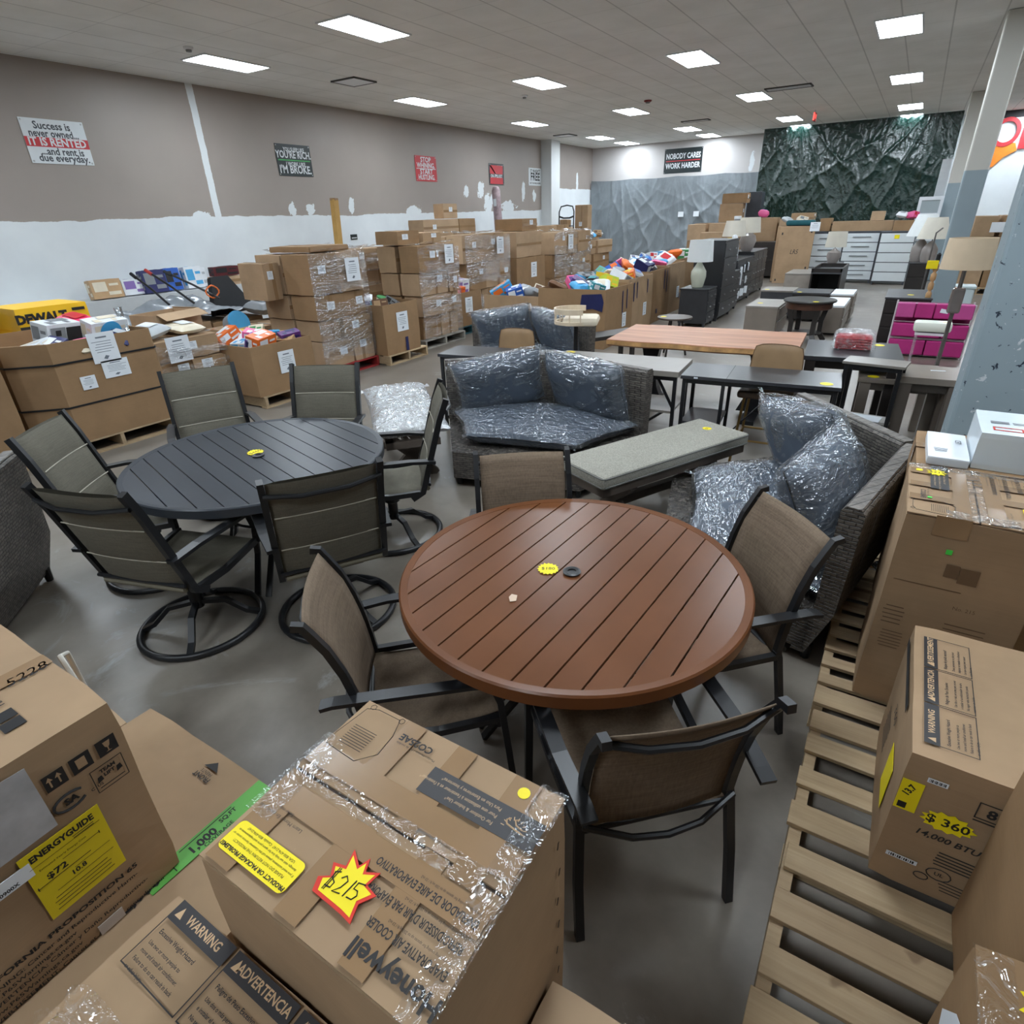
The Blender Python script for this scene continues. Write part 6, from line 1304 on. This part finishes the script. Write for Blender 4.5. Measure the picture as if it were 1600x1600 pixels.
stock_box('left long carton lying on the white dressers', -1.98, -.55, 19.72, 20.05, 1.281, 1.52, 81, group='cartons on the white dressers'); stock_box('right long carton lying on the white dressers', -.53, .02, 19.4, 19.75, 1.281, 1.52, 82, group='cartons on the white dressers'); stock_box('small open carton on the long cartons above the white dressers', -1.1, -.78, 19.75, 20.0, 1.525, 1.74, 83, group='cartons on the white dressers')
sheet(bpy.data.objects['kraft_sheet_carton'], FR((.42, -.008, 1.42), (1, 0, 0), (0, 0, 1)), .24, .22, 3, False)
fill('on the long cartons above the white dressers', -.5, -.02, 19.42, 19.7, 1.52, ['bag white grey', 'box pink red', 'bag cream white'], 91, .3, .9)
stock_box('carton behind the kraft panel holding the teal cushion', -3.3, -2.45, 19.35, 19.73, 0, 1.44, 84, group='cartons behind the kraft panel')
t = thing('teal_cushion', 'dark teal seat cushion lying on top behind the kraft panel', 'cushion', (-2.74, 19.5, 1.442)); MB().box((0, 0, .07), (.72, .34, .14), bev=.05).build('cushion_body', mat('teal_velvet', (18, 78, 86), .8), t, smooth=True)
fill('around the teal cushion', -3.3, -2.2, 19.45, 19.72, 1.45, ['bag silver white', 'box cream grey'], 92, .3, 1)
stock_box('leaning carton between the teal cushion and the white dressers', -2.3, -2.02, 19.8, 20.2, 1.285, 1.6, 85, group='cartons behind the kraft panel'); stock_box('left carton beyond the teal cushion', -3.5, -2.6, 20.6, 21.3, 0, 1.6, 86, group='cartons behind the kraft panel'); stock_box('flat carton beyond the teal cushion', -3.2, -2.6, 20.7, 21.2, 1.605, 1.74, 87, group='cartons behind the kraft panel')
stack('the back stack before the grey plastic', -5.0, 1.2, 20.6, 21.9, 0, [(.55, [1, 1]), (.50, [1, .8]), (.48, [1, 1])], 930, jit=.06)
stock_box('upper carton on the back stack in front of the grey plastic', -5.45, -4.75, 21.3, 21.7, 1.535, 2.06, 93, group='cartons on the back stack'); stock_box('topmost carton on the back stack in front of the grey plastic', -5.4, -4.65, 21.3, 21.75, 2.065, 2.34, 94, group='cartons on the back stack')
stock_box('left front carton before the back stack', -5.6, -4.9, 19.5, 20.3, 0, .85, 95, group='cartons before the back stack'); stock_box('second carton before the back stack', -5.5, -4.85, 19.6, 20.25, .856, 1.3, 96, group='cartons before the back stack'); stock_box('right carton before the back stack', -4.75, -4.35, 19.6, 20.3, 0, 1.2, 97, group='cartons before the back stack')
t = carton('dark_carton', 'dark grey box high against the green tarp', -4.85, -4.42, 22.3, 22.8, 0, 2.38, mat('dark_board', (52, 56, 62), .6), seed=98); 
product('tub', 'grey', 'white', (.10, 0, .5), (-4.6, 20.2, 1.21), (0, 0, 0), 'beside the back stack', 'plastic-wrapped upright roll'); product('bag', 'pink', 'blue', (.3, .2, .2), (-4.05, 20.95, 1.66), (0, .2, 0), 'on the back carton', 'pink and blue packet'); stock_box('tall carton left of the kraft panel behind the lamps', -4.25, -3.6, 20.95, 21.4, 0, 1.64, 99, group='cartons before the back stack')
# ---- right: magenta organiser, lamps, cabinets, far cartons
MAG = mat('magenta_fabric', (176, 40, 116), .7, var=.08); MAGL = mat('magenta_fabric_light', (190, 74, 140), .7, var=.06); WM = mat('white_tube', (214, 208, 212), .4)
t = thing('fabric_organiser', 'white-framed organiser with magenta fabric drawers by the grey column', 'drawer organiser', (.435, 10.15, 0))
for s in (-1, 1):
    for q in (-1, 1): MB().tube([(s*.44, q*.16, 0), (s*.44, q*.16, .70)], .011, 8).build('upright', WM, t)
for z in (.02, .235, .25, .46, .70): MB().tube([(-.44, -.16, z), (.44, -.16, z)], .006, 6).build('rail', WM, t)
MB().box((0, .05, .35), (.86, .2, .66)).build('back_cloth', mat('magenta_dark', (120, 26, 78), .8), t)
for (n, z0, z1, dy) in ((4, .52, .705, -.20), (3, .27, .44, -.19), (2, .03, .225, -.18)):
    for k in range(n):
        w_ = .87/n; x = -.435+w_*(k+.5); b = MB(); b.box((x, dy+.02, (z0+z1)/2), (w_-.012, .10, z1-z0), bev=.012); b.build('drawer', MAGL if (n == 4 and k in (0, 3)) else MAG, t)
MB(FR((.11, -.232, .62), (1, 0, 0), (0, 0, 1))).box((0, 0, 0), (.09, .05, .002), Euler((0, 0, -.15))).build('price_tag', WHITE, t)
t = thing('white_stool', 'small white padded bench in front of the magenta organiser', 'stool', (.43, 9.25, 0)); MB().box((0, 0, .525), (.40, .22, .12), bev=.03).build('seat', mat('white_vinyl', (226, 228, 216), .4, var=.02), t, smooth=True)
MB().box((0, 0, .44), (.34, .2, .03)).build('seat_frame', WM, t)
CLR = NT('clear_acrylic'); CLR.set(Base_Color=(.9, .88, .92, 1), Roughness=.05, Transmission_Weight=.85)
for s in (-1, 1): MB().box((s*.15, 0, .213), (.03, .2, .425), bev=.004).build('leg', CLR.m, t)
MB(T(.12, -.05, .5855)).box((0, 0, 0), (.05, .02, .001)).build('price_sticker', YEL, t)
lamp('floor_lamp', 'big beige drum lampshade on a thin metal stand beside the grey column', .53, 8.3, 0, [(.14, 0), (.14, .02), (.02, .03), (.02, 1.28)], (.235, .215, .30), 1.27, mat('nickel', (130, 126, 124), .3, .8), mat('beige_shade', (206, 186, 158), .7, var=.05))
MB(T(.0, 0, .95)).box((0, 0, 0), (.12, .12, .26), bev=.02).build('clear_block', mat('smoky_acrylic', (140, 132, 128), .1, var=.1, trans=.3), bpy.data.objects['floor_lamp'])
chest('nightstand', 'black nightstand under the two grey lamps by the columns', .03, .46, 17.6, 18.3, .66, ESP, 2, 1, 'y', None, 'nightstand', topm=DGREY)
lamp('table_lamp', 'rear cream lamp with slanted shade on the black nightstand by the column', .16, 18.05, .662, [(.14, 0), (.17, .1), (.17, .3), (.1, .42), (.03, .5)], (.34, .2, .46), .55, CERG, SHW)
lamp('table_lamp', 'front cream lamp with grey base on the black nightstand by the column', .36, 17.75, .662, [(.13, 0), (.16, .1), (.16, .28), (.1, .38), (.03, .45)], (.32, .2, .44), .50, CERG, SHC)
t = thing('metal_floor_lamp', 'thin metal floor lamp pole in front of the column lamps', 'floor lamp', (.30, 13.3, 0)); MB().lathe([(.13, 0), (.13, .02), (.012, .03), (.012, 1.45)], n=18).tube([(0, 0, 1.44), (.08, 0, 1.52)], .012).build('pole', mat('nickel', (130, 126, 124), .3, .8), t)
t = thing('bead_lamp_base', 'slim lamp base of stacked wooden beads with a yellow tag', 'lamp base', (.345, 10.75, 0)); prof = [(.07, 0), (.07, .02)]
for k in range(9): z = .03+k*.125; prof += [(.018, z), (.036, z+.03), (.036, z+.095), (.018, z+.122)]
MB().lathe(prof, n=18).build('beads', mat('bead_wood', (186, 146, 100), .5, var=.15), t, smooth=True); MB().lathe([(.018, 1.155), (.028, 1.17), (.028, 1.26), (.012, 1.28)], n=14).build('socket', BMETAL, t); MB().box((-.05, -.05, 1.13), (.14, .012, .11), Euler((0, 0, .2)), bev=.004).build('yellow_tag', YEL, t)
chest('dark_cabinet', 'dark cabinet with brass handles left of the magenta organiser', -.17, .40, 10.65, 11.75, .69, ESP, 3, 1, 'y', None, 'cabinet', topm=DGREY, sticker=(.02, -.2, .691))
for k, (x, lb) in enumerate(((.68, 'left'), (1.04, 'right'))):
    t = thing('storage_bin', '%s pale grey plastic bin behind the magenta organiser' % lb, 'bin', (x, 14.9, 0), 0, 'pale plastic bins'); PB = mat('pale_plastic', (190, 202, 204), .4, var=.02)
    MB().box((0, 0, .21), (.30, .4, .42), bev=.02).build('bin_body', PB, t); MB().box((0, 0, .44), (.33, .43, .05), bev=.012).build('lid', PB, t)
t = thing('open_white_cabinet', 'white open-framed cabinet with a pale glass door by the far column', 'cabinet', (.16, 20.3, 0))
b = MB(); b.bb(-.27, -.20, -.03, .03, 0, 2.04); b.bb(.20, .27, -.03, .03, 0, 2.04); b.bb(-.2, .2, -.03, .03, 1.96, 2.04); b.bb(-.2, .2, -.03, .03, 0, .12); b.bb(-.2, .2, -.025, .025, 1.62, 1.66); b.bb(-.2, .2, -.025, .025, 1.0, 1.04); b.build('door_frame', WHITE, t)
MB().bb(-.2, .2, -.006, .006, .12, 1.96).build('glass_pane', mat('frosted_glass', (160, 172, 176), .3, var=.02), t)
o = MB().bb(.20, .42, 21.5, 21.56, 0, 2.92, .004).build('white_board', WHITE); tag(o, 'tall narrow white panel standing behind the far column', 'panel')
o = MB().bb(1.58, 1.66, 18.4, 18.5, 0, 1.33, .004).build('white_board', WHITE); tag(o, 'narrow white post left of the nearest grey column', 'panel')
pallet('wooden pallet under the far cartons right of the columns', .95, 1.95, 17.6, 18.9, seed=41)
stack('the far stack right of the columns', 1.95, .9, 17.75, 18.85, .142, [(.55, [1, 1]), (.5, [1, 1]), (.42, [1, 1])], 950)
sheet_o = MB().box((1.5, 17.73, 1.38), (.26, .004, .2)).build('paper_sheet', WHITE); tag(sheet_o, 'white paper sheet on the far stack right of the columns', 'paper')
